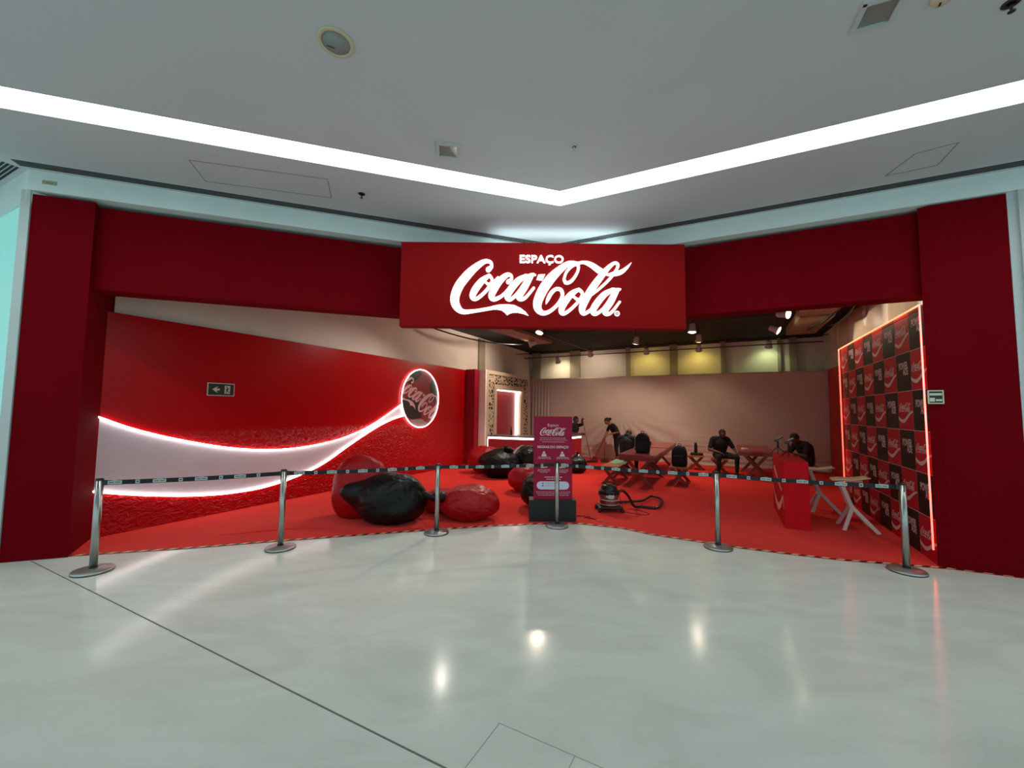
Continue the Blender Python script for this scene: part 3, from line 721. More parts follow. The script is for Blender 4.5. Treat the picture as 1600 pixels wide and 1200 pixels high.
pipe('second thin pipe across the ceiling, in front of the back pipe', [R(-7.2, 13.9, 3.9), R(2.6, 13.9, 3.9)], 0.014, M_pipe)
pipe('thin pipe across the black ceiling over the tables', [R(-5, 11.2, 4.0), R(1.2, 11.2, 4.0)], 0.012, M_pipe)
def sag(a, b, s, n=14): return [a.lerp(b, i/n)-Vector((0, 0, s*4*(i/n)*(1-i/n))) for i in range(n+1)]
tag(pipe('x', sag(R(-7.1, 8.0, 4.0), R(-5.2, 11.9, 3.9), 0.25), 0.02), 'thick black cable sagging across the upper left of the black ceiling', 'cable')
tag(pipe('x', sag(R(2.2, 9.2, 4.05), R(1.9, 12.4, 3.8), 0.12), 0.03), 'thick black cable bundle sagging beside the upper right ducts', 'cable')
tag(pipe('x', sag(R(2.35, 9.6, 4.05), R(2.3, 12.4, 3.9), 0.2), 0.02), 'thin black cable looping along the draped right wall', 'cable')
M_can = mat('lamp_can_white', (200, 196, 188), 0.4); M_can_k = mat('lamp_can_black', (22, 22, 22), 0.4)
def lamp(pos, target, col, energy, lens, label, spot=1.6, can=M_can, blend=0.6, scale=1.25):
    t = thing('track_spotlight', label, 'spotlight', pos, 0, 'spotlights under the black ceiling')
    d = (Vector(target)-Vector(pos)).normalized(); q = Vector((0, 0, -1)).rotation_difference(d).to_matrix()
    mb = MB(); mb.tube([Vector((0, 0, 0.06)), Vector((0, 0, 4.13-pos[2]))], 0.008, M_can_k, 8); mb.build('stem', parent=t)
    mb = MB(); prof = [(0.04, 0.16), (0.055, 0.15), (0.06, 0.05), (0.085, -0.02), (0.08, -0.02), (0.055, 0.04)]
    vs = []; n = 20
    for r, z in prof:
        for k in range(n): vs.append(q@Vector((r*scale*math.cos(2*PI*k/n), r*scale*math.sin(2*PI*k/n), z*scale)))
    fs = [((i*n+k), (i*n+(k+1) % n), ((i+1)*n+(k+1) % n), ((i+1)*n+k)) for i in range(len(prof)-1) for k in range(n)]
    fs += [tuple(range(n))]; mb.add(vs, fs, can, True); mb.build('lamp_head', parent=t)
    mb = MB(); vs = [q@Vector((0.074*scale*math.cos(2*PI*k/n), 0.074*scale*math.sin(2*PI*k/n), -0.005)) for k in range(n)]+[q@Vector((0.05*scale*math.cos(2*PI*k/n), 0.05*scale*math.sin(2*PI*k/n), -0.03)) for k in range(n)]
    mb.add(vs, [(k, (k+1) % n, n+(k+1) % n, n+k) for k in range(n)]+[tuple(range(n, 2*n))], lens, True); mb.build('lens', parent=t)
    l = bpy.data.lights.new('spot', 'SPOT'); l.energy = energy; l.color = col; l.spot_size = spot; l.spot_blend = blend; l.shadow_soft_size = 0.06
    lo_ = bpy.data.objects.new('spot_light', l); COL.objects.link(lo_); lo_.parent = t; lo_.location = d*0.06; lo_.rotation_euler = d.to_track_quat('-Z', 'Y').to_euler()
    return t
WARM = (1.0, 0.84, 0.68); YEL = (1.0, 0.84, 0.16); GRN = (0.75, 1.0, 0.45); PALE = (1.0, 0.9, 0.62)
lamp(R(-5.17, 10.86, 3.7), R(-7.25, 10.3, 3.0), WARM, 135, M_warm, 'warm spotlight nearest the upper left beige wall', 2.3)
lamp(R(-4.25, 9.5, 3.75), R(-4.6, 8.0, 0), WARM, 300, M_warm, 'small warm spotlight behind the sign, above the black bean bags', 1.9)
lamp(R(-5.75, 14.66, 3.62), R(-5.8, 15.3, 3.0), PALE, 22, M_warm, 'warm spotlight before the leftmost bay of the back wall', 2.4)
lamp(R(-4.28, 14.13, 3.75), R(-4.4, 15.3, 2.9), WARM, 28, M_warm, 'bright warm spotlight over the fabric folds', 2.4)
lamp(R(-2.28, 12.0, 3.7), R(-3.2, 12.6, 0), WARM, 210, M_warm, 'warm spotlight over the joined picnic tables', 2.3)
lamp(R(-2.41, 14.62, 3.78), R(-2.5, 15.3, 3.0), YEL, 9, M_yellow, 'yellow spotlight washing the third bay of the back wall', 2.4)
lamp(R(-0.69, 10.9, 3.72), R(-0.9, 10.5, 0), WARM, 120, M_warm, 'warm spotlight nearest the sign, first of the row of three', 2.2)
lamp(R(-0.63, 12.5, 3.72), R(-0.9, 13.4, 0), WARM, 50, M_yellow, 'yellow spotlight in the middle of the row of three', 2.0)
lamp(R(-0.735, 14.7, 3.78), R(-0.8, 15.3, 3.0), YEL, 8, M_yellow, 'yellow spotlight farthest back in the row of three', 2.4)
lamp(R(1.17, 11.5, 3.7), R(2.7, 11.0, 2.8), WARM, 90, M_warm, 'bright warm spotlight right of centre, farther of the pair', 1.6)
lamp(R(1.18, 9.9, 3.75), R(2.6, 9.0, 3.4), WARM, 70, M_warm, 'bright warm spotlight right of centre, nearer of the pair', 1.6)
lamp(R(1.25, 14.8, 3.78), R(1.25, 15.3, 3.1), GRN, 9, M_green_l, 'greenish spotlight at the right end of the back wall', 2.2)
lamp(R(-5.2, 6.9, 3.8), R(-6.4, 6.0, 0.0), (1.0, 0.9, 0.82), 110, M_warm, 'added warm fill spotlight, unseen behind the left beam, over the front bean bags', 2.4)  # fill lamp added out of view to brighten the front left of the booth

# ================================================================ MALL CEILING FITTINGS
def ceil_disc(name, label, cat, x, y, prof, m, inner=None):
    t = thing(name, label, cat, (x, y, CZ)); mb = MB(); mb.lathe(prof, m, n=40); mb.build('rim', parent=t)
    if inner: i = MB(); i.lathe(inner[0], inner[1], n=40); i.build('cover', parent=t)
    return t
M_cream = mat('cream_plastic', (196, 190, 160), 0.6); M_grille = mat('speaker_grille', (140, 152, 150), 0.7)
t = ceil_disc('ceiling_speaker', 'round ceiling speaker with cream rim and grey grille', 'speaker', -1.325, 2.79, [(0.128, 0), (0.128, -0.006), (0.122, -0.012), (0.10, -0.012), (0.10, 0)], M_cream, ([(0.102, 0.0), (0.102, -0.008)], M_grille))
mb = MB(); mb.box((-0.05, 0.03, -0.009), (0.055, 0.01, 0.003), mat('badge_brown', (92, 60, 60), 0.5), rz=0.5); mb.build('badge', parent=t)
def downlight(label, c, ux, w, tilt, holes=True):
    ux = Vector((*ux, 0)).normalized(); rz = math.atan2(ux.y, ux.x)
    t = thing('square_downlight', label, 'ceiling light', (*c, CZ), rz, 'square downlights in the mall ceiling')
    mb = MB(); h = w/2; e = w*0.13
    for (x0, x1, y0, y1) in ((-h, h, -h, -h+e), (-h, h, h-e, h), (-h, -h+e, -h+e, h-e), (h-e, h, -h+e, h-e)): mb.box(((x0+x1)/2, (y0+y1)/2, -0.008), (x1-x0, y1-y0, 0.016), M_alu)
    mb.build('frame', parent=t)
    mb = MB(); mb.box((0, 0, 0.0), (w-2*e, w-2*e, 0.006), mat('downlight_glass', (128, 134, 130), 0.3)); mb.build('glass_cover', parent=t)
    if tilt:
        mb = MB(); mb.add([Vector((0.0, -h+e, -0.004)), Vector((h-e, -h+e, -0.004)), Vector((h-e, h-e, -0.004)), Vector((h*0.35, h*0.1, -0.004))], [(0, 1, 2, 3)], mat('reflector_pale', (200, 216, 212), 0.15, 0.6)); mb.build('reflector', parent=t)
    else:
        mb = MB(); mb.box((-h+e*0.4, -h+e*0.4, -0.018), (0.02, 0.012, 0.01), M_black_pl); mb.build('clip', parent=t)
    return t
downlight('small square downlight with a pale reflector, nearest the light recess', (-0.692, 4.015), (1, 0.15), 0.24, True)
downlight('larger square downlight with grey glass at the upper right', (2.44, 2.53), (0.93, -0.37), 0.24, False)
def sprinkler(label, x, y, m, s=1.0):
    t = thing('sprinkler', label, 'sprinkler', (x, y, CZ), 0, 'sprinklers in the mall ceiling')
    mb = MB(); mb.lathe([(0.042*s, 0), (0.042*s, -0.004), (0.022*s, -0.012), (0.02*s, 0)], m, n=24); mb.build('cap', parent=t)
    mb = MB(); mb.lathe([(0.009, 0), (0.009, -0.035*s), (0.006, -0.036*s), (0.006, -0.05*s), (0.018*s, -0.052*s), (0.018*s, -0.055*s)], m, n=16); mb.build('nozzle', parent=t)
sprinkler('dark sprinkler between the light recess and the left vent', -1.915, 4.88, mat('dark_bronze', (46, 42, 40), 0.4, 0.6))
sprinkler('pale sprinkler in front of the corner of the light recess', 0.611, 3.93, M_alu)
sprinkler('dark sprinkler at the top right corner of the ceiling', 3.25, 2.46, mat('dark_plum_metal', (60, 46, 52), 0.4, 0.4), 1.1)
t = ceil_disc('smoke_detector', 'cream smoke detector at the top edge of the ceiling, right of the large downlight', 'smoke detector', 2.76, 2.42, [(0.062, 0), (0.062, -0.012), (0.05, -0.03), (0.02, -0.036)], M_cream)
mb = MB(); mb.box((0.0, 0.02, -0.034), (0.012, 0.03, 0.006), M_black_pl, rz=-0.6); mb.build('indicator', parent=t)
M_line = mat('hatch_gap', (120, 118, 116), 0.9)
def hatch(label, p, q, r, s):
    t = MB(); P = [Vector((*c, CZ-0.002)) for c in (p, q, r, s)]
    for i in range(4): t.bar(P[i], P[(i+1) % 4], 0.005, 0.003, M_line)
    tag(t.build('access_hatch'), label, 'access hatch', 'access hatches in the mall ceiling')
hatch('access hatch outline in the ceiling at the left', (-3.56, 4.22), (-3.69, 4.63), (-2.34, 4.98), (-2.2, 4.56))
hatch('access hatch outline in the ceiling at the right', (4.216, 4.389), (4.16, 3.99), (4.41, 3.81), (4.59, 4.18))
# paper label on the bulkhead
t = thing('shop_number_plate', 'small yellowed plate on the pale bulkhead above the left pillar', 'plate', FL(-0.41, 0.031, 4.27), math.atan2(EL.y, EL.x))
mb = MB(); mb.box((0, 0, 0), (0.13, 0.004, 0.045), mat('aged_plate', (158, 164, 132), 0.6)); mb.build('plate', parent=t)
mb = MB(); 
for x in (-0.02, -0.008, 0.004, 0.024): mb.box((x, -0.003, 0.0), (0.007, 0.001, 0.012), M_line)
mb.build('marking', parent=t)

# ================================================================ STANCHIONS
POSTS = [(-4.302, 4.256), (-2.792, 4.992), (-1.022, 5.66), (0.684, 6.045), (2.615, 5.172), (4.301, 4.47)]
PN = ['far left steel stanchion beside the left pillar', 'steel stanchion in front of the white wave, second from the left', 'steel stanchion between the black and the red front bean bags', 'steel stanchion in front of the rules board', 'steel stanchion before the seated man in black', 'far right steel stanchion in front of the photo wall']
def belt_dir(i):
    j = min(i, len(POSTS)-2); d = Vector(POSTS[j+1])-Vector(POSTS[j]); return math.atan2(d.y, d.x)
st0 = None
for i, (x, y) in enumerate(POSTS):
    if st0 is None:
        st0 = thing('belt_stanchion', PN[0], 'stanchion', (x, y, 0), belt_dir(0), 'steel belt stanchions')
        mb = MB(); mb.lathe([(0.165, 0.006), (0.168, 0.016), (0.16, 0.026), (0.06, 0.036), (0.04, 0.04)], M_steel_base, n=48); mb.build('base', parent=st0)
        mb = MB(); mb.lathe([(0.166, 0.0), (0.168, 0.006)], M_black_pl, n=48); mb.build('base_gasket', parent=st0)
        mb = MB(); mb.lathe([(0.0325, 0.04), (0.0325, 0.93)], M_steel, n=28); mb.build('post', parent=st0)
        mb = MB(); mb.lathe([(0.036, 0.036), (0.036, 0.05)], M_black_pl, n=28); mb.build('collar', parent=st0)
        mb = MB(); mb.lathe([(0.034, 0.93), (0.034, 0.942), (0.028, 0.948)], M_black_pl, n=28); mb.build('cap', parent=st0)
        mb = MB()
        for th in (-PI/2, 0, PI/2, PI): mb.box((0.0325*math.cos(th), 0.0325*math.sin(th), 0.893), (0.006, 0.010, 0.075), M_black_pl, rz=th)
        mb.build('belt_slot', parent=st0)
    else: dup(st0, (x, y, 0), belt_dir(i), PN[i])
M_belt = mat('belt_webbing', (18, 16, 24), 0.7); M_blabel = mat('belt_label', (170, 186, 184), 0.5); M_bink = mat('belt_ink', (60, 72, 76), 0.6)
BN = ['black printed belt from the far left post to the second post', 'black printed belt crossing in front of the front bean bags', 'black printed belt from the third post to the post at the rules board', 'black printed belt in front of the vacuum cleaner and picnic tables', 'black printed belt crossing in front of the red podium']
for i in range(5):
    p = Vector((*POSTS[i], 0)); q = Vector((*POSTS[i+1], 0)); d = (q-p).normalized(); L = (q-p).length
    t = thing('barrier_belt', BN[i], 'barrier belt', (p.x, p.y, 0), math.atan2(d.y, d.x), 'printed belts between the stanchions')
    n = 24; vs = []; sg_ = 0.012
    def zc(s): return 0.903-sg_*4*(s/L)*(1-s/L)
    for k in range(n+1):
        s = 0.03+(L-0.06)*k/n
        for yy in (-0.001, 0.001):
            vs += [Vector((s, yy, zc(s)-0.024)), Vector((s, yy, zc(s)+0.024))]
    fs = []
    for k in range(n):
        o0 = 4*k; o1 = 4*k+4; fs += [(o0, o1, o1+1, o0+1), (o0+2, o0+3, o1+3, o1+2), (o0+1, o1+1, o1+3, o0+3), (o0, o0+2, o1+2, o1)]
    mb = MB(); mb.add(vs, fs, M_belt); mb.build('webbing', parent=t)
    for xx in (0.045, L-0.045): mb = MB(); mb.box((xx, 0, zc(0.05)), (0.03, 0.02, 0.052), M_black_pl); mb.build('belt_clip', parent=t)
    s = 0.12+0.05*(i % 3); kk = 0
    while s < L-0.1:
        lb_ = MB(); ink = MB(); w = 0.115 if kk % 2 == 0 else 0.036; z = zc(s)
        sl = -sg_*4/L*(1-2*s/L)
        lb_.box((s, -0.0022, z), (w, 0.001, 0.036 if kk % 2 == 0 else 0.038), M_blabel, ry=-sl)
        if kk % 2 == 0: lb_.box((s, -0.0022, z+0.018), (0.05, 0.001, 0.01), M_blabel, ry=-sl)
        if kk % 2 == 0:
            for c in range(9):
                if c != 4: ink.box((s-0.042+c*0.0105, -0.0032, z), (0.0075, 0.0006, 0.011), M_bink)
        else: ink.box((s, -0.0032, z), (0.018, 0.0006, 0.016), M_bink)
        s += 0.185; kk += 1
        wl_ = lb_.build('white_label', parent=t); ink.build('label_print', parent=wl_)

# ================================================================ RULES BOARD
tt = thing('rules_board', 'tall plum red rules board headed Espaço Coca-Cola on a black plinth', 'sign board', (0.650, 6.33, 0), 0.0)
mb = MB(); mb.box((-0.005, 0.06, 0.168), (0.72, 0.26, 0.325), M_matteblack); mb.build('plinth', parent=tt, bevel=0.004)
mb = MB(); mb.box((0.0, 0.0, 0.97), (0.60, 0.03, 1.285), mat('plum_board', (156, 30, 62), 0.6, spec=0.15)); mb.build('board', parent=tt)
def BD(x, z, y=-0.017): return Vector((x, y, z))
mb = MB(); mb2 = MB(); W = mat('board_white', (216, 190, 196), 0.6)
top_z = 1.61
script_logo(mb, W, lambda p: BD(-0.205+p.x/1435*0.41, 1.375+p.y/1435*0.41, -0.0156-p.z*0.00005), 0, 5, reg=False); mb.build('script_lettering', parent=tt)
add_text(mb2, 'Espaço', 0.062, W, lambda p: BD(p.x, 1.475+p.y), sx=1.0)
add_text(mb2, 'REGRAS DO ESPAÇO', 0.052, W, lambda p: BD(p.x, 1.135+p.y), offset=0.0015, sx=1.0)
mb2.build('heading', parent=tt)
def fline(cx, z, w, h=0.0065):
    fine = MB(); x = cx-w/2; rr = random.Random(int(z*1000+cx*77))
    while x < cx+w/2:
        ww = rr.uniform(0.012, 0.04); fine.box(BD(min(x+ww/2, cx+w/2), z, -0.0165), (ww, 0.001, h), W); x += ww+0.008
    fine.build('text_line', parent=tt)
for z, w in ((1.275, 0.40), (1.245, 0.42), (1.215, 0.33)): fline(0, z, w)
for z, w in ((0.978, 0.18), (0.957, 0.20)): fline(-0.14, z, w); fline(0.145, z, w*0.95)
for z, w in ((0.785, 0.18), (0.765, 0.20), (0.745, 0.12)): fline(-0.14, z, w); fline(0.145, z, w*0.9)
for z, w in ((0.672, 0.26), (0.640, 0.20)): fline(-0.0, z, w, 0.013)
for z, w in ((0.445, 0.52), (0.42, 0.5), (0.395, 0.46)): fline(0, z, w)
ic = MB()
for cx in (-0.14, 0.145):
    ic.prism([(cx+0.018*math.cos(i*PI/6), 1.05+0.018*math.sin(i*PI/6)) for i in range(12)], 0, 0.001, W, lambda p: BD(p.x, p.y, -0.016-p.z))
    ic.prism([(cx-0.04, 0.99), (cx+0.04, 0.99), (cx+0.03, 1.03), (cx+0.01, 1.035), (cx, 1.02), (cx-0.01, 1.035), (cx-0.03, 1.03)], 0, 0.001, W, lambda p: BD(p.x, p.y, -0.016-p.z))
    ic.prism([(cx-0.05, 0.81), (cx+0.05, 0.82), (cx+0.06, 0.85), (cx-0.04, 0.84)], 0, 0.001, W, lambda p: BD(p.x, p.y, -0.016-p.z))
ic.build('icon', parent=tt)
pl = MB(); poly = []
for k in range(9): t_ = PI/2+PI*k/8; poly.append((-0.19+0.062*math.cos(t_), 0.545+0.062*math.sin(t_)))
for k in range(9): t_ = -PI/2+PI*k/8; poly.append((0.19+0.062*math.cos(t_), 0.545+0.062*math.sin(t_)))
pl.prism(poly, 0, 0.002, mat('pale_lozenge', (206, 204, 224), 0.6), lambda p: BD(p.x, p.y, -0.0155-p.z))
for z in (0.575, 0.54):
    pl.box(BD(-0.155, z, -0.0185), (0.022, 0.001, 0.018), mat('lozenge_ink', (80, 50, 90), 0.6))
    for k in range(7): pl.box(BD(-0.11+k*0.034, z, -0.0185), (0.024, 0.001, 0.012), mat('lozenge_grey', (170, 160, 185), 0.6))
pl.build('lozenge', parent=tt)

# ================================================================ PODIUM
pd = thing('podium', 'bright red rectangular podium with white wave print on its side', 'podium', R(0.895, 7.985), ROOMROT)
mb = MB(); mb.box((0, 0, 0.4975), (0.31, 1.53, 0.985), M_podium); mb.build('podium_body', parent=pd, bevel=0.004)
mb = MB(); W2 = mat('podium_wave_white', (232, 180, 184), 0.5)
def PDW(b, z): return Vector((-0.158, b-7.985, z))
mb.add([PDW(*q) for q in [(8.56, 0.76), (8.30, 0.66), (7.9, 0.56), (7.55, 0.50), (7.40, 0.53), (7.75, 0.60), (8.1, 0.70), (8.42, 0.80)]], [(0, 1, 2, 7), (2, 3, 6, 7), (3, 4, 5, 6)], W2)
mb.add([PDW(*q) for q in [(8.70, 0.36), (8.35, 0.17), (7.99, 0.11), (7.70, 0.20), (7.40, 0.36), (7.28, 0.46), (7.42, 0.45), (7.65, 0.33), (7.88, 0.25), (8.1, 0.24), (8.45, 0.31), (8.68, 0.44)]],
       [(0, 1, 10, 11), (1, 2, 9, 10), (2, 3, 8, 9), (3, 4, 7, 8), (4, 5, 6, 7)], W2)
mb.add([PDW(*q) for q in [(7.28, 0.50), (7.24, 0.30), (7.28, 0.26), (7.34, 0.45)]], [(0, 1, 2, 3)], W2)
mb.build('wave_print', parent=pd)
def tripod(label, a, b):
    t = thing('phone_tripod', label, 'tripod', R(a, b, 0.991), ROOMROT, 'mini tripods on the podium')
    for k in range(3):
        th = 0.4+k*2*PI/3; mb = MB(); mb.tube([(0.0, 0, 0.12), (0.12*math.cos(th), 0.12*math.sin(th), 0.005)], 0.006, M_black_pl, 8); mb.build('leg', parent=t)
    mb = MB(); mb.tube([(0, 0, 0.10), (0, 0, 0.22)], 0.014, M_black_pl, 10); mb.build('column', parent=t)
    mb = MB(); mb.bar((-0.05, -0.01, 0.215), (0.07, -0.04, 0.30), 0.05, 0.03, M_black_pl); mb.bar((-0.01, -0.03, 0.262), (0.06, -0.07, 0.312), 0.03, 0.012, M_alu); mb.build('phone_clamp', parent=t)
tripod('black mini tripod with phone clamp at the far end of the red podium', 0.80, 8.45)
tripod('black mini tripod with phone clamp at the middle of the red podium', 0.90, 7.95)

# ================================================================ HIGH STOOLS
def high_stool():
    t = thing('high_stool', 'high stool with curved pale plywood seat and splayed white legs, nearer the photo wall', 'stool', R(1.62, 7.75), ROOMROT, 'high stools by the podium')
    # seat: curved saddle
    mb = MB(); n1, n2 = 16, 6; vs = []
    for i in range(n1+1):
        for j in range(n2+1):
            s = i/n1; x = -0.22+0.44*s; y = -0.14+0.28*j/n2
            z = 0.735+0.05*max(0, s-0.55)*2-0.04*max(0, 0.25-s)*2-0.012*math.cos((j/n2-0.5)*PI); vs.append(Vector((x, y*(1-0.12*abs(s-0.5)*2), z)))
    N = len(vs); vs += [v-Vector((0, 0, 0.018)) for v in vs]
    fs = []
    for i in range(n1):
        for j in range(n2):
            a = i*(n2+1)+j; b = a+n2+1; fs += [(a, b, b+1, a+1), (a+N, a+1+N, b+1+N, b+N)]
    for i in range(n1): a = i*(n2+1); b = a+n2+1; fs += [(a, a+N, b+N, b), (a+n2, b+n2, b+n2+N, a+n2+N)]
    for j in range(n2): a = j; b = n1*(n2+1)+j; fs += [(a, a+1, a+1+N, a+N), (b, b+N, b+1+N, b+1)]
    mb.add(vs, fs, M_ply, True); mb.build('seat', parent=t)
    mb = MB(); mb.box((0, 0, 0.712), (0.26, 0.2, 0.03), M_whitewood); mb.build('seat_support', parent=t)
    for sy in (-1, 1):
        k = Vector((0.0, sy*0.075, 0.32))
        l = MB(); l.bar((-0.13, sy*0.09, 0.71), k, 0.05, 0.035, M_whitewood, up=(0, 1, 0)); l.build('upper_strut', parent=t, bevel=0.004)
        l = MB(); l.bar(k+Vector((-0.01, 0, 0.02)), (0.27, sy*0.2, 0.0), 0.05, 0.035, M_whitewood, up=(0, 1, 0)); l.build('leg', parent=t, bevel=0.004)
        l = MB(); l.bar(k+Vector((0.0, 0, -0.01)), (-0.13, sy*0.2, 0.0), 0.045, 0.035, M_whitewood, up=(0, 1, 0)); l.build('leg', parent=t, bevel=0.004)
    l = MB(); l.box((0, 0, 0.31), (0.06, 0.2, 0.05), M_whitewood); l.build('footrest', parent=t, bevel=0.004)
    return t
hs = high_stool()
dup(hs, R(1.42, 8.85), ROOMROT, 'high stool with curved pale plywood seat and splayed white legs, farther back behind the podium')

# ================================================================ PICNIC TABLES, BENCHES
def xframe(mb, y, w, h, t, m):
    for s in (-1, 1): mb.bar((s*w/2, y, 0.0), (-s*w/2, y, h), 0.08, t, m, up=(0, 1, 0))
def xleg(name, parent, y, w, h, t, m):
    for s in (-1, 1):
        mb = MB(); yy = y+s*t*0.26; hw = w/2; ft = 0.045
        # slanted plank with level ends
        P = [(s*hw-ft, 0), (s*hw+ft, 0), (-s*hw+ft, h), (-s*hw-ft, h)]
        mb.prism(P, -t/4, t/4, m, lambda p: Vector((p.x, yy+p.z, p.y))); mb.build(name, parent=parent)
def picnic_table(label, a, b, L=2.0, W_=0.80):
    t = thing('picnic_table', label, 'table', R(a, b), ROOMROT, 'red picnic tables')
    mb = MB(); mb.box((0, 0, 0.722), (W_, L, 0.055), M_woodtop); mb.build('table_top', parent=t, bevel=0.004)
    mb = MB()
    for sx in (-1, 1): mb.box((sx*(W_/2-0.03), 0, 0.655), (0.03, L-0.04, 0.085), M_wood)
    for sy in (-1, 1): mb.box((0, sy*(L/2-0.03), 0.655), (W_-0.06, 0.03, 0.085), M_wood)
    mb.build('apron', parent=t)
    for sy in (-1, 1): xleg('leg', t, sy*(L/2-0.16), W_*0.72, 0.66, 0.09, M_wood)
    mb = MB(); mb.box((0, 0, 0.33), (0.05, L-0.3, 0.06), M_wood); mb.build('stretcher', parent=t)
    return t
picnic_table('red topped picnic table in front, with a backpack on it', -1.75, 10.22, 2.05)
picnic_table('red topped picnic table behind the front one, end to end with it', -1.77, 12.42, 2.05)
picnic_table('red topped picnic table standing alone by the backdrop, left of the podium', 0.65, 12.75, 1.9, 0.76)
def bench(label, a, b, L, W_=0.42, h=0.43, rot=0):
    t = thing('bench', label, 'bench', R(a, b), ROOMROT+rot, 'small benches with crossed legs')
    mb = MB(); mb.box((0, 0, h-0.02), (W_, L, 0.04), M_woodseat); mb.build('seat', parent=t, bevel=0.004)
    for sy in (-1, 1): xleg('leg', t, sy*(L/2-0.1), W_*0.8, h-0.04, 0.07, M_wood)
    return t
bench('bench with crossed legs left of the front picnic table, green cloth on it', -2.40, 9.95, 1.2)
bench('bench with crossed legs right of the picnic tables, black backpack on it', -0.98, 10.45, 0.9)
bench('small bench with a black flask on it, left of the seated man', -0.80, 13.2, 0.42, 0.44)
bench('small bench the large man in black sits on', -0.17, 12.72, 0.42, 0.44)
bench('bench under the man in the dark jacket', -2.52, 11.5, 0.6, 0.4)
bench('bench under the person leaning over behind the podium', 1.72, 12.1, 0.5, 0.4)
# things on them
cl = MB(); n = 14; vs = []
for i in range(n+1):
    for j in range(n+1):
        x, y = (i/n-0.5)*0.36, (j/n-0.5)*0.5; e = max(0, 1-(2*abs(i/n-0.5))**3-(2*abs(j/n-0.5))**3)
        vs.append(Vector((x, y, 0.004+0.075*max(0, e)*(0.7+0.8*noise.noise(Vector((x*9, y*9, 2)))))))
N = len(vs); vs += [Vector((v.x, v.y, 0.0)) for v in vs]; fs = []
for i in range(n):
    for j in range(n): a = i*(n+1)+j; fs += [(a, a+n+1, a+n+2, a+1), (a+N, a+1+N, a+n+2+N, a+n+1+N)]
cl.add(vs, fs, mat('pale_green_cloth', (130, 176, 140), 0.7), True); o = cl.build('folded_cloth'); o.location = R(-2.38, 10.15, 0.432); o.rotation_euler = (0, 0, ROOMROT+0.2); tag(o, 'crumpled pale green cloth lying on the left bench', 'cloth')
mb = MB(); mb.lathe([(0.04, 0), (0.045, 0.01), (0.045, 0.22), (0.035, 0.26), (0.035, 0.29), (0.02, 0.3)], M_black_pl, n=20); o = mb.build('flask'); o.location = R(-0.80, 13.2, 0.50); tag(o, 'tall black flask standing on a dark pouch on the small bench', 'flask')
mb = MB(); mb.box((0, 0, 0.035), (0.34, 0.22, 0.07), M_fab_b); o = mb.build('pouch', bevel=0.02); o.location = R(-0.78, 13.2, 0.43); o.rotation_euler = (0, 0, ROOMROT); tag(o, 'flat black pouch under the flask on the small bench', 'pouch')
mb = MB(); mb.box((0, 0, 0.015), (0.11, 0.15, 0.03), mat('packet_white', (230, 220, 214), 0.5)); o = mb.build('packet', bevel=0.003); o.location = R(0.42, 12.2, 0.7505); o.rotation_euler = (0, 0, ROOMROT+0.4); tag(o, 'small white packet lying on the lone picnic table', 'packet')
mb = MB(); mb.box((0, 0, 0.05), (0.2, 0.3, 0.1), M_fab_b); mb.tube([(-0.08, 0, 0.09), (-0.1, 0.06, 0.16), (0.02, 0.1, 0.17), (0.06, 0.02, 0.1)], 0.015, M_fab_b, 8); o = mb.build('dark_bag', bevel=0.03); o.location = R(-2.0, 12.0, 0.7505); o.rotation_euler = (0, 0, ROOMROT); tag(o, 'small dark bag on the rear picnic table beside the backpack', 'bag')

def backpack(label, loc, rz, mb_grey=False, s=1.0):
    t = thing('backpack', label, 'backpack', loc, rz, 'black backpacks')
    mb = MB(); n1, n2 = 14, 20; vs = []; fs = []
    for i in range(n1+1):
        v_ = i/n1; z = 0.46*s*v_; w = 0.165*s*(1-0.25*max(0, v_-0.55)**1.5*2)*(1 if v_ < 0.7 else math.sqrt(max(0.03, 1-((v_-0.7)/0.3)**2)))*(0.9+0.1*min(1, v_*8)); dpt = w*0.62*(1.05-0.3*v_)
        for k in range(n2):
            th = 2*PI*k/n2; c, s_ = math.cos(th), math.sin(th); e = 0.72
            vs.append(Vector((w*math.copysign(abs(c)**e, c), dpt*math.copysign(abs(s_)**e, s_), z+0.006*noise.noise(Vector((c*3, s_*3, z*9))))))
    for i in range(n1):
        for k in range(n2): fs.append((i*n2+k, i*n2+(k+1) % n2, (i+1)*n2+(k+1) % n2, (i+1)*n2+k))
    fs += [tuple(range(n2)), tuple(n1*n2+k for k in range(n2))]
    mb.add(vs, fs, M_fab_b, True); mb.build('bag_body', parent=t)
    mb = MB(); mb.box((0, -0.105*s, 0.14*s), (0.22*s, 0.06*s, 0.2*s), M_fab_b); mb.build('front_pocket', parent=t, bevel=0.02)
    mb = MB(); mb.tube([(-0.03*s, 0.03, 0.45*s), (-0.03*s, 0.04, 0.49*s), (0.03*s, 0.04, 0.49*s), (0.03*s, 0.03, 0.45*s)], 0.008, M_fab_b, 8); mb.build('top_handle', parent=t)
    for sx in (-1, 1):
        mb = MB(); mb.tube(catmull([(sx*0.08*s, 0.09*s, 0.43*s), (sx*0.11*s, 0.15*s, 0.34*s), (sx*0.12*s, 0.14*s, 0.16*s), (sx*0.12*s, 0.085*s, 0.05*s)], 5), 0.014, M_fab_b, 8); mb.build('shoulder_strap', parent=t)
    if mb_grey:
        mb = MB(); mb.box((-0.165*s, -0.0, 0.2*s), (0.03, 0.10, 0.28*s), M_grey_fab); mb.build('side_panel', parent=t, bevel=0.012)
    return t
backpack('black backpack with grey side panel standing on the front picnic table', R(-1.72, 9.75, 0.751), ROOMROT+0.15, True, 1.0)
backpack('plain black backpack standing on the bench right of the tables', R(-0.98, 10.3, 0.431), ROOMROT-0.1, False, 1.05)

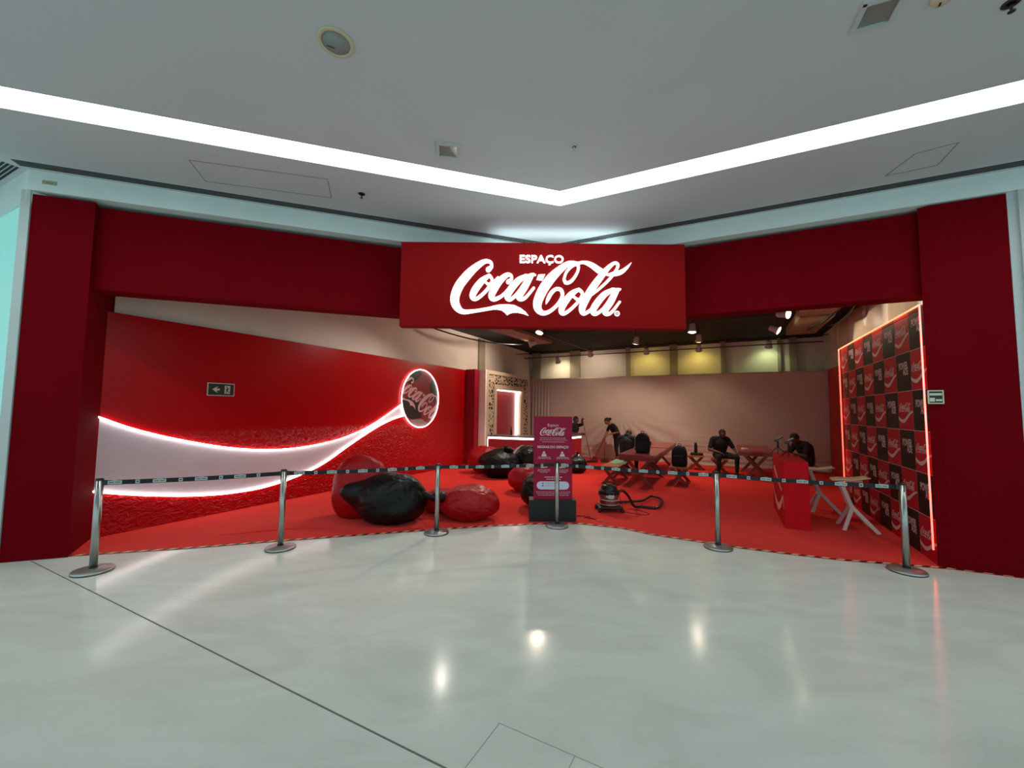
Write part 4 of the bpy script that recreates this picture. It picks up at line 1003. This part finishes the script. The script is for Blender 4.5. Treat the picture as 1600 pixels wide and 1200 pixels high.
# ================================================================ BEAN BAGS
def blob(mb, c, rad, m, seed, n=64, flat=0.0, lobes=(), wr=0.02, rot=0.0, tip=None):
    vs = []; n1, n2 = n, n*2; cr, sr = math.cos(rot), math.sin(rot)
    for i in range(n1+1):
        ph = PI*i/n1
        for k in range(n2):
            th = 2*PI*k/n2; d = Vector((math.sin(ph)*math.cos(th), math.sin(ph)*math.sin(th), math.cos(ph)))
            r = 1.0+0.09*noise.noise(d*1.6+Vector((seed, 0, 0)))
            r += wr*1.3*noise.noise(d*2.6+Vector((0, seed, 0)))
            r += wr*0.75*noise.noise(Vector((d.x*5, d.y*5, d.z*13+1.5*d.x))+Vector((0, 0, seed)))
            for q_, s_ in ((2.1, 5.0), (3.3, 11.0), (4.5, 17.0)):
                nn_ = noise.noise(Vector((d.x*q_, d.y*q_, d.z*q_*0.6))+Vector((seed+s_, s_, 0))); r -= wr*0.55*math.exp(-(nn_/0.05)**2)
            for (ld, amt, wid) in lobes:
                ang = d.angle(Vector(ld)); r += amt*math.exp(-(ang/wid)**2)
            p = Vector((d.x*rad[0]*r, d.y*rad[1]*r, d.z*rad[2]*r))
            p = Vector((p.x*cr-p.y*sr, p.x*sr+p.y*cr, p.z))+Vector(c)
            if p.z < 0.01:
                p.z = 0.01+0.02*(p.z/ (rad[2]+.01))*0
            vs.append(p)
    fs = [(i*n2+k, i*n2+(k+1) % n2, (i+1)*n2+(k+1) % n2, (i+1)*n2+k) for i in range(n1) for k in range(n2)]
    mb.add(vs, fs, m, True)
def bean(label, x, y, c, rad, m, seed, lobes=(), knot=None, rot=0, wr=0.02, rim=None):
    t = thing('bean_bag', label, 'bean bag', (x, y, 0.006), 0, 'bean bags on the carpet')
    mb = MB(); blob(mb, c, rad, m, seed, lobes=lobes, rot=rot, wr=wr); mb.build('bag', parent=t)
    if knot:
        kb = MB(); k0, k1 = Vector(knot[0]), Vector(knot[1]); n = 10
        pts = [k0.lerp(k1, i/n)+Vector((0, 0, 0.01*math.sin(i))) for i in range(n+1)]; rr = [knot[2]*(1.0, .8, .6, .5, .55, .7, .85, .95, .9, .7, .3)[i] for i in range(n+1)]
        kb.tube(pts, rr, m, 14); kb.build('gathered_end', parent=t)
    return t
bean('upright tall red bean bag leaning behind the big black one at the front', -2.42, 6.50, (0, 0, 0.40), (0.44, 0.34, 0.50), M_leather_r, 3.1, lobes=(((-0.4, 0, 1), 0.16, 0.5), ((0.75, 0, 0.8), 0.12, 0.5)), wr=0.015)
bean('big slouching black bean bag at the front, gathered ends to both sides', -1.80, 6.20, (0.0, 0, 0.33), (0.52, 0.42, 0.40), M_leather_b, 9.2, lobes=(((-1, -0.1, 0.25), 0.58, 0.36), ((0.35, 0, 1), 0.04, 0.7)), knot=((0.42, 0, 0.40), (0.82, 0.05, 0.34), 0.09), wr=0.022)
bean('low round red bean bag at the front, right of the third stanchion', -0.66, 6.40, (0, 0, 0.24), (0.47, 0.38, 0.27), M_leather_r, 14.7, lobes=(((0.1, 0, 1), 0.06, 0.6),), wr=0.028)
bean('small part of a red bean bag squeezed behind the front black one', -1.15, 6.85, (0, 0, 0.17), (0.36, 0.3, 0.2), M_leather_r, 22.7, wr=0.02)
bean('large black bean bag in the middle distance with a knotted top', -0.30, 10.35, (0.0, 0, 0.34), (0.52, 0.48, 0.37), M_leather_b, 31.0, lobes=(((0.35, 0, 1), 0.10, 0.35),), knot=((0.2, -0.1, 0.58), (0.26, -0.1, 0.78), 0.15), wr=0.022)
bean('black bean bag behind, right of the knotted one, catching the bar light', 0.50, 10.72, (0.0, 0, 0.40), (0.45, 0.42, 0.38), M_leather_b, 38.0, wr=0.025)
bean('red bean bag peeking out behind the left side of the knotted black one', -0.72, 11.0, (0, 0, 0.36), (0.46, 0.36, 0.38), M_leather_r, 41.0, wr=0.02)
bean('red bean bag half hidden behind the left edge of the rules board', 0.33, 8.55, (0, 0, 0.27), (0.40, 0.38, 0.29), M_leather_r, 47.0, wr=0.02)
bean('black bean bag right behind the rules board, against the red one', 0.62, 7.25, (0, 0, 0.28), (0.46, 0.42, 0.34), M_leather_b, 53.0, wr=0.03)
# rubbish bag
t = thing('rubbish_bag', 'shiny black rubbish bag on the carpet at the end of the bar counter', 'rubbish bag', R(-3.66, 10.75, 0.006))
mb = MB(); blob(mb, (0, 0, 0.22), (0.29, 0.26, 0.25), mat('shiny_black_plastic', (14, 14, 15), 0.12), 61, wr=0.045, lobes=(((0, 0, 1), 0.25, 0.25),)); mb.build('bag', parent=t)
mb = MB(); mb.tube([(0, 0, 0.44), (0.0, 0, 0.49), (0.03, 0, 0.56)], [0.03, 0.02, 0.06], mat('shiny_black_plastic', (14, 14, 15), 0.12), 12); mb.build('tied_neck', parent=t)

# ================================================================ VACUUM CLEANER
vc = thing('vacuum_cleaner', 'black and red drum vacuum cleaner with steel band on the carpet', 'vacuum cleaner', (1.68, 6.98, 0.006), 0.0)
mb = MB(); mb.box((0, 0, 0.075), (0.40, 0.32, 0.045), M_black_pl); mb.build('base', parent=vc, bevel=0.02)
for sx in (-1, 1):
    for sy in (-1, 1):
        mb = MB(); mb.tube([(sx*0.19-0.02, sy*0.13, 0.035), (sx*0.19+0.02, sy*0.13, 0.035)], 0.035, M_black_pl, 14); mb.build('caster', parent=vc)
M_vred = mat('vacuum_red', (120, 24, 22), 0.3)
mb = MB(); mb.lathe([(0.15, 0.09), (0.155, 0.10), (0.155, 0.2)], M_vred, n=32); mb.build('lower_drum', parent=vc)
mb = MB(); mb.lathe([(0.157, 0.2), (0.157, 0.30)], M_steel, n=32); mb.build('steel_drum', parent=vc)
mb = MB(); mb.lathe([(0.159, 0.19), (0.159, 0.205)], M_alu, n=32); mb.lathe([(0.158, 0.12), (0.158, 0.13)], M_alu, n=32); mb.build('trim_ring', parent=vc)
mb = MB(); mb.lathe([(0.168, 0.295), (0.172, 0.33), (0.165, 0.35), (0.14, 0.36), (0.13, 0.40), (0.12, 0.43), (0.07, 0.45)], M_black_pl, n=32); mb.build('motor_lid', parent=vc)
mb = MB(); mb.tube(catmull([(-0.07, 0, 0.44), (-0.06, 0, 0.48), (0.06, 0, 0.48), (0.07, 0, 0.44)], 4), 0.014, M_black_pl, 10); mb.build('handle', parent=vc)
for sx in (-1, 1):
    mb = MB(); mb.box((sx*0.168, 0, 0.30), (0.02, 0.05, 0.07), M_black_pl); mb.build('latch', parent=vc)
mb = MB(); mb.box((0.0, -0.158, 0.27), (0.09, 0.01, 0.08), mat('vacuum_plate', (190, 184, 176), 0.25, 0.5)); mb.build('front_plate', parent=vc)
hose = catmull([(0.16, -0.02, 0.33), (0.24, -0.02, 0.34), (0.34, 0.02, 0.24), (0.46, 0.1, 0.06), (0.62, 0.2, 0.03), (0.85, 0.12, 0.03), (1.03, 0.35, 0.05), (1.16, 0.72, 0.05), (1.08, 0.98, 0.05), (0.92, 0.80, 0.05), (0.72, 0.56, 0.05), (0.30, 0.52, 0.03)], 8)
mb = MB(); mb.tube(hose, [0.021+(0.002 if i % 2 else 0) for i in range(len(hose))], M_black_pl, 12); mb.build('hose', parent=vc)
cable = catmull([(0.12, 0.05, 0.1), (0.2, 0.2, 0.25), (0.24, 0.1, 0.12), (0.26, 0.02, 0.008), (0.4, 0.12, 0.006), (0.55, -0.02, 0.006), (0.62, -0.2, 0.006), (0.5, -0.27, 0.006), (0.35, -0.18, 0.006), (0.2, -0.05, 0.01), (0.15, 0.0, 0.05)], 6)
mb = MB(); mb.tube(cable, 0.005, mat('dark_red_cable', (96, 10, 10), 0.4), 8); mb.build('power_cable', parent=vc)
# debris
M_deb = [mat('debris_dark', (58, 18, 14), 0.8), mat('debris_pale', (190, 120, 104), 0.8)]
for i, (x, y, L, th, c) in enumerate([(1.10, 6.58, 0.22, 0.1, 0), (1.22, 6.52, 0.12, 0.5, 0), (1.27, 6.43, 0.16, -0.5, 0), (1.38, 6.33, 0.14, -0.3, 1), (1.47, 6.25, 0.09, 0.3, 1)]):
    mb = MB(); d = Vector((math.cos(th), math.sin(th), 0))*L/2; mb.tube([-d, Vector((0, 0.015, 0.004)), d], [0.004, 0.008, 0.004], M_deb[c], 8)
    o = mb.build('carpet_scrap'); o.location = (x, y, 0.013)
    tag(o, ['long dark strip of scrap nearest the rules board plinth', 'short dark twisted scrap on the carpet', 'dark scrap pointing towards the carpet edge', 'pale scrap lying near the striped tape', 'small pale scrap, last of the row of scraps'][i], 'scrap', 'scraps on the carpet by the plinth')

# ================================================================ PEOPLE
def ico(c, r, sub=2, rot=None):
    bm = bmesh.new(); bmesh.ops.create_icosphere(bm, subdivisions=sub, radius=1.0); vs = []
    for v in bm.verts:
        p = Vector((v.co.x*r[0], v.co.y*r[1], v.co.z*r[2]))
        if rot is not None: p = rot@p
        vs.append(p+Vector(c))
    fs = [tuple(v.index for v in f.verts) for f in bm.faces]; bm.free(); return vs, fs
def cone(p, q, r1, r2, n=14):
    p, q = Vector(p), Vector(q); t = (q-p).normalized(); a = t.orthogonal().normalized(); b = t.cross(a); vs = []
    for e, r in ((p, r1), (q, r2)):
        for k in range(n): th = 2*PI*k/n; vs.append(e+(a*math.cos(th)+b*math.sin(th))*r)
    fs = [(k, (k+1) % n, n+(k+1) % n, n+k) for k in range(n)]+[tuple(range(n-1, -1, -1)), tuple(range(n, 2*n))]; return vs, fs
def person(label, loc, rz, J, skin, mats, hair='short', voxel=0.009, head_fwd=(0, -1, 0), cat='person', cuffs=True, scale=1.0, hood=False, long_sleeve=False, girth=1.0):
    """J: joints in local space; the body is one remeshed surface."""
    V = []; Fc = []; caps = []
    def put(g, m, a, b, r):
        o = len(V); V.extend(g[0]); Fc.extend([tuple(i+o for i in f) for f in g[1]]); caps.append((tuple(a), tuple(b), r, m))
    def seg(a, b, r1, r2, m):
        a, b = Vector(a), Vector(b); put(cone(a, b, r1, r2), m, a, b, (r1+r2)/2); put(ico(a, (r1,)*3, 2), m, a, a, r1); put(ico(b, (r2,)*3, 2), m, b, b, r2)
    G = girth; shirt, pants, shoe = mats; j = {k: Vector(v) for k, v in J.items()}
    seg(j['pel'], j['waist'], 0.145*G, 0.14*G, pants if not hood else shirt); seg(j['waist'], j['chest'], 0.14*G, 0.155*G, shirt)
    sl, sr = j['shL'], j['shR']; ax = (sl-sr).normalized()
    seg(j['waist']+ax*0.05, j['chest']+ax*0.07, 0.11*G, 0.13*G, shirt); seg(j['waist']-ax*0.05, j['chest']-ax*0.07, 0.11*G, 0.13*G, shirt)
    seg(sl-ax*0.04, sr+ax*0.04, 0.085*G, 0.085*G, shirt); seg(j['chest'], (sl+sr)/2, 0.13*G, 0.09*G, shirt)
    seg((sl+sr)/2, j['neck'], 0.065, 0.055, skin if not hood else shirt)
    seg(j['neck'], j['head']-Vector((0, 0, 0.05)), 0.052, 0.056, skin)
    hd = Vector(head_fwd).normalized(); side = hd.cross(Vector((0, 0, 1))).normalized(); up_ = side.cross(hd).normalized()
    rot = Matrix((side, hd, up_)).transposed()
    H_ = j['head']; put(ico(H_, (0.078, 0.098, 0.112), 3, rot), skin, H_, H_, 0.1)
    def hp(x, y, z): return H_+rot@Vector((x, y, z))
    put(ico(hp(0, 0.045, -0.062), (0.052, 0.05, 0.045), 2, rot), skin, hp(0, 0.045, -0.062), hp(0, 0.045, -0.062), 0.045)
    seg(hp(0, 0.096, 0.005), hp(0, 0.112, -0.025), 0.010, 0.016, skin)
    seg(hp(-0.035, 0.088, 0.02), hp(0.035, 0.088, 0.02), 0.012, 0.012, skin); seg(hp(-0.02, 0.093, -0.055), hp(0.02, 0.093, -0.055), 0.009, 0.009, skin)
    for s in (-1, 1): put(ico(hp(s*0.08, -0.005, -0.01), (0.012, 0.02, 0.03), 2, rot), skin, hp(s*0.08, 0, 0), hp(s*0.08, 0, 0), 0.02)
    for s, k in ((1, 'L'), (-1, 'R')):
        sh, el, wr = j['sh'+k], j['el'+k], j['wr'+k]
        mid = sh.lerp(el, 0.75)
        seg(sh, mid, 0.062*G, 0.055*G, shirt); seg(mid, el, 0.043*G, 0.040*G, shirt if long_sleeve else skin); seg(el, wr, 0.040*G, 0.027, shirt if long_sleeve else skin)
        # hand with five fingers
        d = j.get('hd'+k, wr-el); d = Vector(d).normalized(); pn = Vector(j.get('pn'+k, (0, 0, -1))).normalized()
        sd = d.cross(pn).normalized(); pn = sd.cross(d).normalized(); pc = wr+d*0.05
        R3 = Matrix((sd, d, pn)).transposed(); put(ico(pc, (0.042, 0.052, 0.018), 2, R3), skin, pc, pc, 0.04)
        for q, fl_ in enumerate((0.068, 0.078, 0.074, 0.058)):
            b0 = wr+d*0.088+sd*(-0.03+q*0.02)*(-s); b1 = b0+(d*0.8+pn*0.45)*fl_*0.45; b2 = b1+(d*0.25+pn*1.0).normalized()*fl_*0.35; b3 = b2+(-d*0.35+pn*0.8).normalized()*fl_*0.25
            seg(b0, b1, 0.0095, 0.009, skin); seg(b1, b2, 0.009, 0.0085, skin); seg(b2, b3, 0.0085, 0.0075, skin)
        t0 = wr+d*0.03+sd*0.035*s; t1 = t0+(d*0.6+sd*0.6*s+pn*0.4).normalized()*0.04; t2 = t1+(d*0.7+pn*0.6).normalized()*0.03
        seg(t0, t1, 0.012, 0.0105, skin); seg(t1, t2, 0.0105, 0.009, skin)
        hp_, kn, an = j['hip'+k], j['kn'+k], j['an'+k]
        seg(hp_, kn, 0.088*G, 0.06*G, pants); seg(kn, an+Vector((0, 0, 0.04)), 0.058*G, 0.045, pants)
        ft = Vector(j.get('ft'+k, (0, -1, 0))).normalized()
        seg(an+Vector((0, 0, -0.01)), an+Vector((0, 0, -0.045))-ft*0.03, 0.042, 0.036, shoe); seg(an+Vector((0, 0, -0.045))-ft*0.02, an+ft*0.15+Vector((0, 0, -0.05)), 0.036, 0.03, shoe)
    seg(j['pel'], j['hipL'], 0.13*G, 0.10*G, pants); seg(j['pel'], j['hipR'], 0.13*G, 0.10*G, pants)
    if hood:
        hb = j['neck']-hd*0.05; put(ico(hb, (0.12, 0.09, 0.08), 2, rot), shirt, hb, hb, 0.10)
    me = bpy.data.meshes.new('body'); me.from_pydata(V, [], Fc); o = bpy.data.objects.new('body', me); COL.objects.link(o)
    rm = o.modifiers.new('r', 'REMESH'); rm.mode = 'VOXEL'; rm.voxel_size = voxel; rm.use_smooth_shade = True
    sm_ = o.modifiers.new('s', 'SMOOTH'); sm_.factor = 0.5; sm_.iterations = 2
    bpy.context.view_layer.update(); dg = bpy.context.evaluated_depsgraph_get()
    me2 = bpy.data.meshes.new_from_object(o.evaluated_get(dg)); bpy.data.objects.remove(o)
    mm = []; 
    for c in caps:
        if c[3] not in mm: mm.append(c[3])
    me2.materials.clear()
    for m in mm: me2.materials.append(m)
    npoly = len(me2.polygons); cen = np.empty(npoly*3); me2.polygons.foreach_get('center', cen); cen = cen.reshape(-1, 3)
    best = np.full(npoly, 1e9); idx = np.zeros(npoly, int)
    for a, b, r, m in caps:
        a = np.array(a); b = np.array(b); ab = b-a; L2 = max(1e-9, ab@ab); t = np.clip(((cen-a)@ab)/L2, 0, 1); dist = np.linalg.norm(cen-(a+t[:, None]*ab), axis=1)-r
        w = dist < best; best[w] = dist[w]; idx[w] = mm.index(m)
    me2.polygons.foreach_set('material_index', idx.astype(np.int32)); me2.polygons.foreach_set('use_smooth', np.ones(npoly, bool)); me2.update()
    body = bpy.data.objects.new('person', me2); COL.objects.link(body); body.location = loc; body.rotation_euler = (0, 0, rz); tag(body, label, cat)
    body.scale = (scale,)*3
    # eyes
    e = MB()
    for s in (-1, 1):
        g = ico(hp(s*0.03, 0.091, 0.0), (0.011, 0.007, 0.006), 2, rot); e.add(g[0], g[1], M_white_eye, True); g = ico(hp(s*0.03, 0.0965, 0.0), (0.0055, 0.003, 0.0055), 2, rot); e.add(g[0], g[1], M_hair, True)
    e.build('eyes', parent=body)
    if hair:
        h = MB(); up_off = 0.014 if hair != 'shaved' else 0.003
        g = ico(hp(0, -0.012, 0.018), (0.083+up_off*0.3, 0.098+up_off*0.3, 0.104+up_off*0.3), 4, rot)
        vs = []
        for p in g[0]:
            q = rot.transposed()@(Vector(p)-H_)
            if q.y > 0.03 and q.z < 0.055+0.0: q = Vector((q.x*0.86, min(q.y, 0.05), q.z*0.9))
            if q.z < -0.04: q = Vector((q.x*0.8, q.y*0.75, -0.04+ (q.z+0.04)*0.3))
            vs.append(H_+rot@q)
        h.add(vs, g[1], M_hair, True)
        if hair == 'bun':
            g = ico(hp(0, -0.125, 0.005), (0.05, 0.05, 0.05), 3, rot); h.add(g[0], g[1], M_hair, True)
        h.build('hair', parent=body)
    return body

# large man seated on a small bench
mp_ = R(-0.17, 12.72)
person('large man in black t-shirt and trousers, seated on a small bench facing the entrance', (mp_.x, mp_.y, 0), -0.02, dict(
    pel=(0, 0, 0.53), waist=(0, -0.03, 0.66), chest=(0, -0.06, 0.84), neck=(0.01, -0.10, 1.02), head=(0.02, -0.15, 1.12),
    shL=(0.21, -0.05, 0.95), shR=(-0.21, -0.05, 0.95), elL=(0.33, -0.14, 0.70), wrL=(0.26, -0.38, 0.62), elR=(-0.33, -0.12, 0.68), wrR=(-0.17, -0.36, 0.62),
    hipL=(0.10, -0.05, 0.53), hipR=(-0.10, -0.05, 0.53), knL=(0.24, -0.46, 0.50), knR=(-0.24, -0.46, 0.50), anL=(0.25, -0.42, 0.09), anR=(-0.25, -0.45, 0.09), hdL=(-0.3, -0.6, -0.3), hdR=(0.5, -0.5, -0.2)),
    M_skin_dark, (M_cloth_b, M_cloth_d, M_shoe), hair='shaved', head_fwd=(0.1, -1, -0.35), girth=1.12)
# woman sweeping
WP = Vector((3.52, 13.72, 0.006))
person('woman in black with hair in a bun, bending to sweep with a red broom', WP, -1.45, dict(
    pel=(0, 0.06, 0.84), waist=(0, 0.04, 0.96), chest=(0, -0.05, 1.12), neck=(0, -0.17, 1.28), head=(0, -0.27, 1.36),
    shL=(0.17, -0.11, 1.22), shR=(-0.17, -0.11, 1.22), elL=(0.22, 0.0, 0.99), wrL=(0.10, -0.22, 0.93), elR=(-0.20, -0.22, 0.99), wrR=(-0.06, -0.36, 0.80),
    hipL=(0.09, 0.06, 0.82), hipR=(-0.09, 0.06, 0.82), knL=(0.09, 0.02, 0.45), knR=(-0.09, 0.06, 0.45), anL=(0.10, 0.03, 0.09), anR=(-0.10, 0.12, 0.09), hdL=(-0.3, -0.8, -0.3), hdR=(0.1, -0.6, -0.7)),
    M_skin_mid, (M_cloth_b, M_cloth_d, M_shoe), hair='bun', head_fwd=(0, -0.75, -0.55), girth=0.88)
def broom(name, label, top, bot, head, m_h, m_b, cat):
    t = thing(name, label, cat, bot); top = Vector(top)-Vector(bot)
    mb = MB(); mb.tube([Vector((0, 0, head[2]*0.8)), top], 0.012, m_h, 10); mb.build('handle', parent=t)
    mb = MB(); w, d, h = head; P = [(-w/2, 0), (w/2, 0), (w*0.3, h), (-w*0.3, h)]
    mb.prism(P, -d/2, d/2, m_b, lambda p: Vector((p.x, p.z, p.y))); mb.build('head', parent=t, bevel=0.01)
    return t
M_bred = mat('broom_red', (128, 26, 22), 0.6)
broom('broom', 'red broom held by the sweeping woman', (3.30, 13.62, 1.05), (2.82, 13.70, 0.008), (0.22, 0.07, 0.18), M_bred, M_bred, 'broom')
t = thing('dustpan', 'long handled dustpan on the carpet beside the sweeping woman', 'dustpan', (3.13, 13.62, 0.008)); mb = MB(); mb.tube([(0, 0, 0.03), (0.03, 0.0, 0.86)], 0.011, M_bred, 10); mb.build('handle', parent=t)
mb = MB(); mb.add([Vector(p) for p in [(-0.14, -0.2, 0), (0.14, -0.2, 0), (0.12, 0.03, 0), (-0.12, 0.03, 0), (-0.14, -0.2, 0.01), (0.14, -0.2, 0.01), (0.12, 0.03, 0.09), (-0.12, 0.03, 0.09)]], [(0, 1, 2, 3), (4, 5, 6, 7), (0, 4, 7, 3), (1, 2, 6, 5), (2, 3, 7, 6), (0, 1, 5, 4)], mat('dustpan_dark', (60, 14, 14), 0.5)); mb.build('pan', parent=t)
# man with mop
MP = Vector((2.12, 13.75, 0.006))
person('man in black t-shirt leaning on a mop handle behind the end of the bar counter', MP, 0.55, dict(
    pel=(0, 0.04, 0.80), waist=(0, 0.03, 0.93), chest=(0, -0.01, 1.10), neck=(0, -0.05, 1.28), head=(0.02, -0.09, 1.40),
    shL=(0.17, -0.01, 1.20), shR=(-0.17, -0.01, 1.20), elL=(0.30, -0.12, 1.24), wrL=(0.17, -0.22, 1.36), elR=(-0.20, -0.10, 0.95), wrR=(0.07, -0.30, 0.93),
    hipL=(0.09, 0.04, 0.78), hipR=(-0.09, 0.04, 0.78), knL=(0.10, 0.0, 0.44), knR=(-0.10, 0.04, 0.44), anL=(0.11, 0.05, 0.09), anR=(-0.11, 0.08, 0.09), hdL=(-0.1, -0.2, 0.3), hdR=(0.8, -0.3, -0.1), pnL=(0, -1, 0), pnR=(0, -1, 0)),
    M_skin_dark, (M_cloth_b, M_cloth_d, M_shoe), hair='short', head_fwd=(0.15, -1, -0.25))
broom('mop', 'flat mop with a thin brown handle, held by the man behind the counter', (2.38, 13.61, 1.50), (2.66, 13.47, 0.008), (0.42, 0.14, 0.05), mat('mop_handle', (120, 84, 60), 0.5), mat('mop_head_dark', (36, 26, 24), 0.9), 'mop')
# man seated with his back to us
person('bald man in a dark hooded jacket, seated at the picnic tables with his back turned', (3.12, 11.02, 0.006), 2.55, dict(
    pel=(0, 0, 0.50), waist=(0, -0.02, 0.64), chest=(0, -0.10, 0.84), neck=(0, -0.19, 1.01), head=(0.0, -0.27, 1.10),
    shL=(0.20, -0.12, 0.95), shR=(-0.20, -0.12, 0.95), elL=(0.26, -0.34, 0.82), wrL=(0.10, -0.50, 0.84), elR=(-0.26, -0.34, 0.82), wrR=(-0.10, -0.52, 0.84),
    hipL=(0.10, -0.05, 0.50), hipR=(-0.10, -0.05, 0.50), knL=(0.16, -0.42, 0.50), knR=(-0.16, -0.42, 0.50), anL=(0.16, -0.40, 0.09), anR=(-0.16, -0.40, 0.09)),
    M_skin_dark, (M_fab_b, M_cloth_d, M_shoe), hair=None, head_fwd=(0.1, -1, -0.3), hood=True, long_sleeve=True, girth=1.15)
# person leaning over, right
pp_ = R(1.72, 12.1)
person('person in a dark t-shirt seated behind the podium, leaning forward in profile', (pp_.x, pp_.y, 0.006), -1.5, dict(
    pel=(0, 0.02, 0.52), waist=(0, 0.03, 0.66), chest=(0, -0.04, 0.85), neck=(0, -0.19, 1.0), head=(0, -0.28, 1.08),
    shL=(0.19, -0.12, 0.93), shR=(-0.19, -0.12, 0.93), elL=(0.24, -0.22, 0.68), wrL=(0.10, -0.44, 0.72), elR=(-0.22, -0.26, 0.70), wrR=(-0.08, -0.46, 0.74),
    hipL=(0.10, -0.03, 0.52), hipR=(-0.10, -0.03, 0.52), knL=(0.15, -0.44, 0.50), knR=(-0.15, -0.44, 0.50), anL=(0.15, -0.42, 0.09), anR=(-0.15, -0.42, 0.09)),
    M_skin_dark, (M_cloth_b, M_cloth_d, M_shoe), hair='short', head_fwd=(0.0, -0.8, -0.5), girth=1.1)
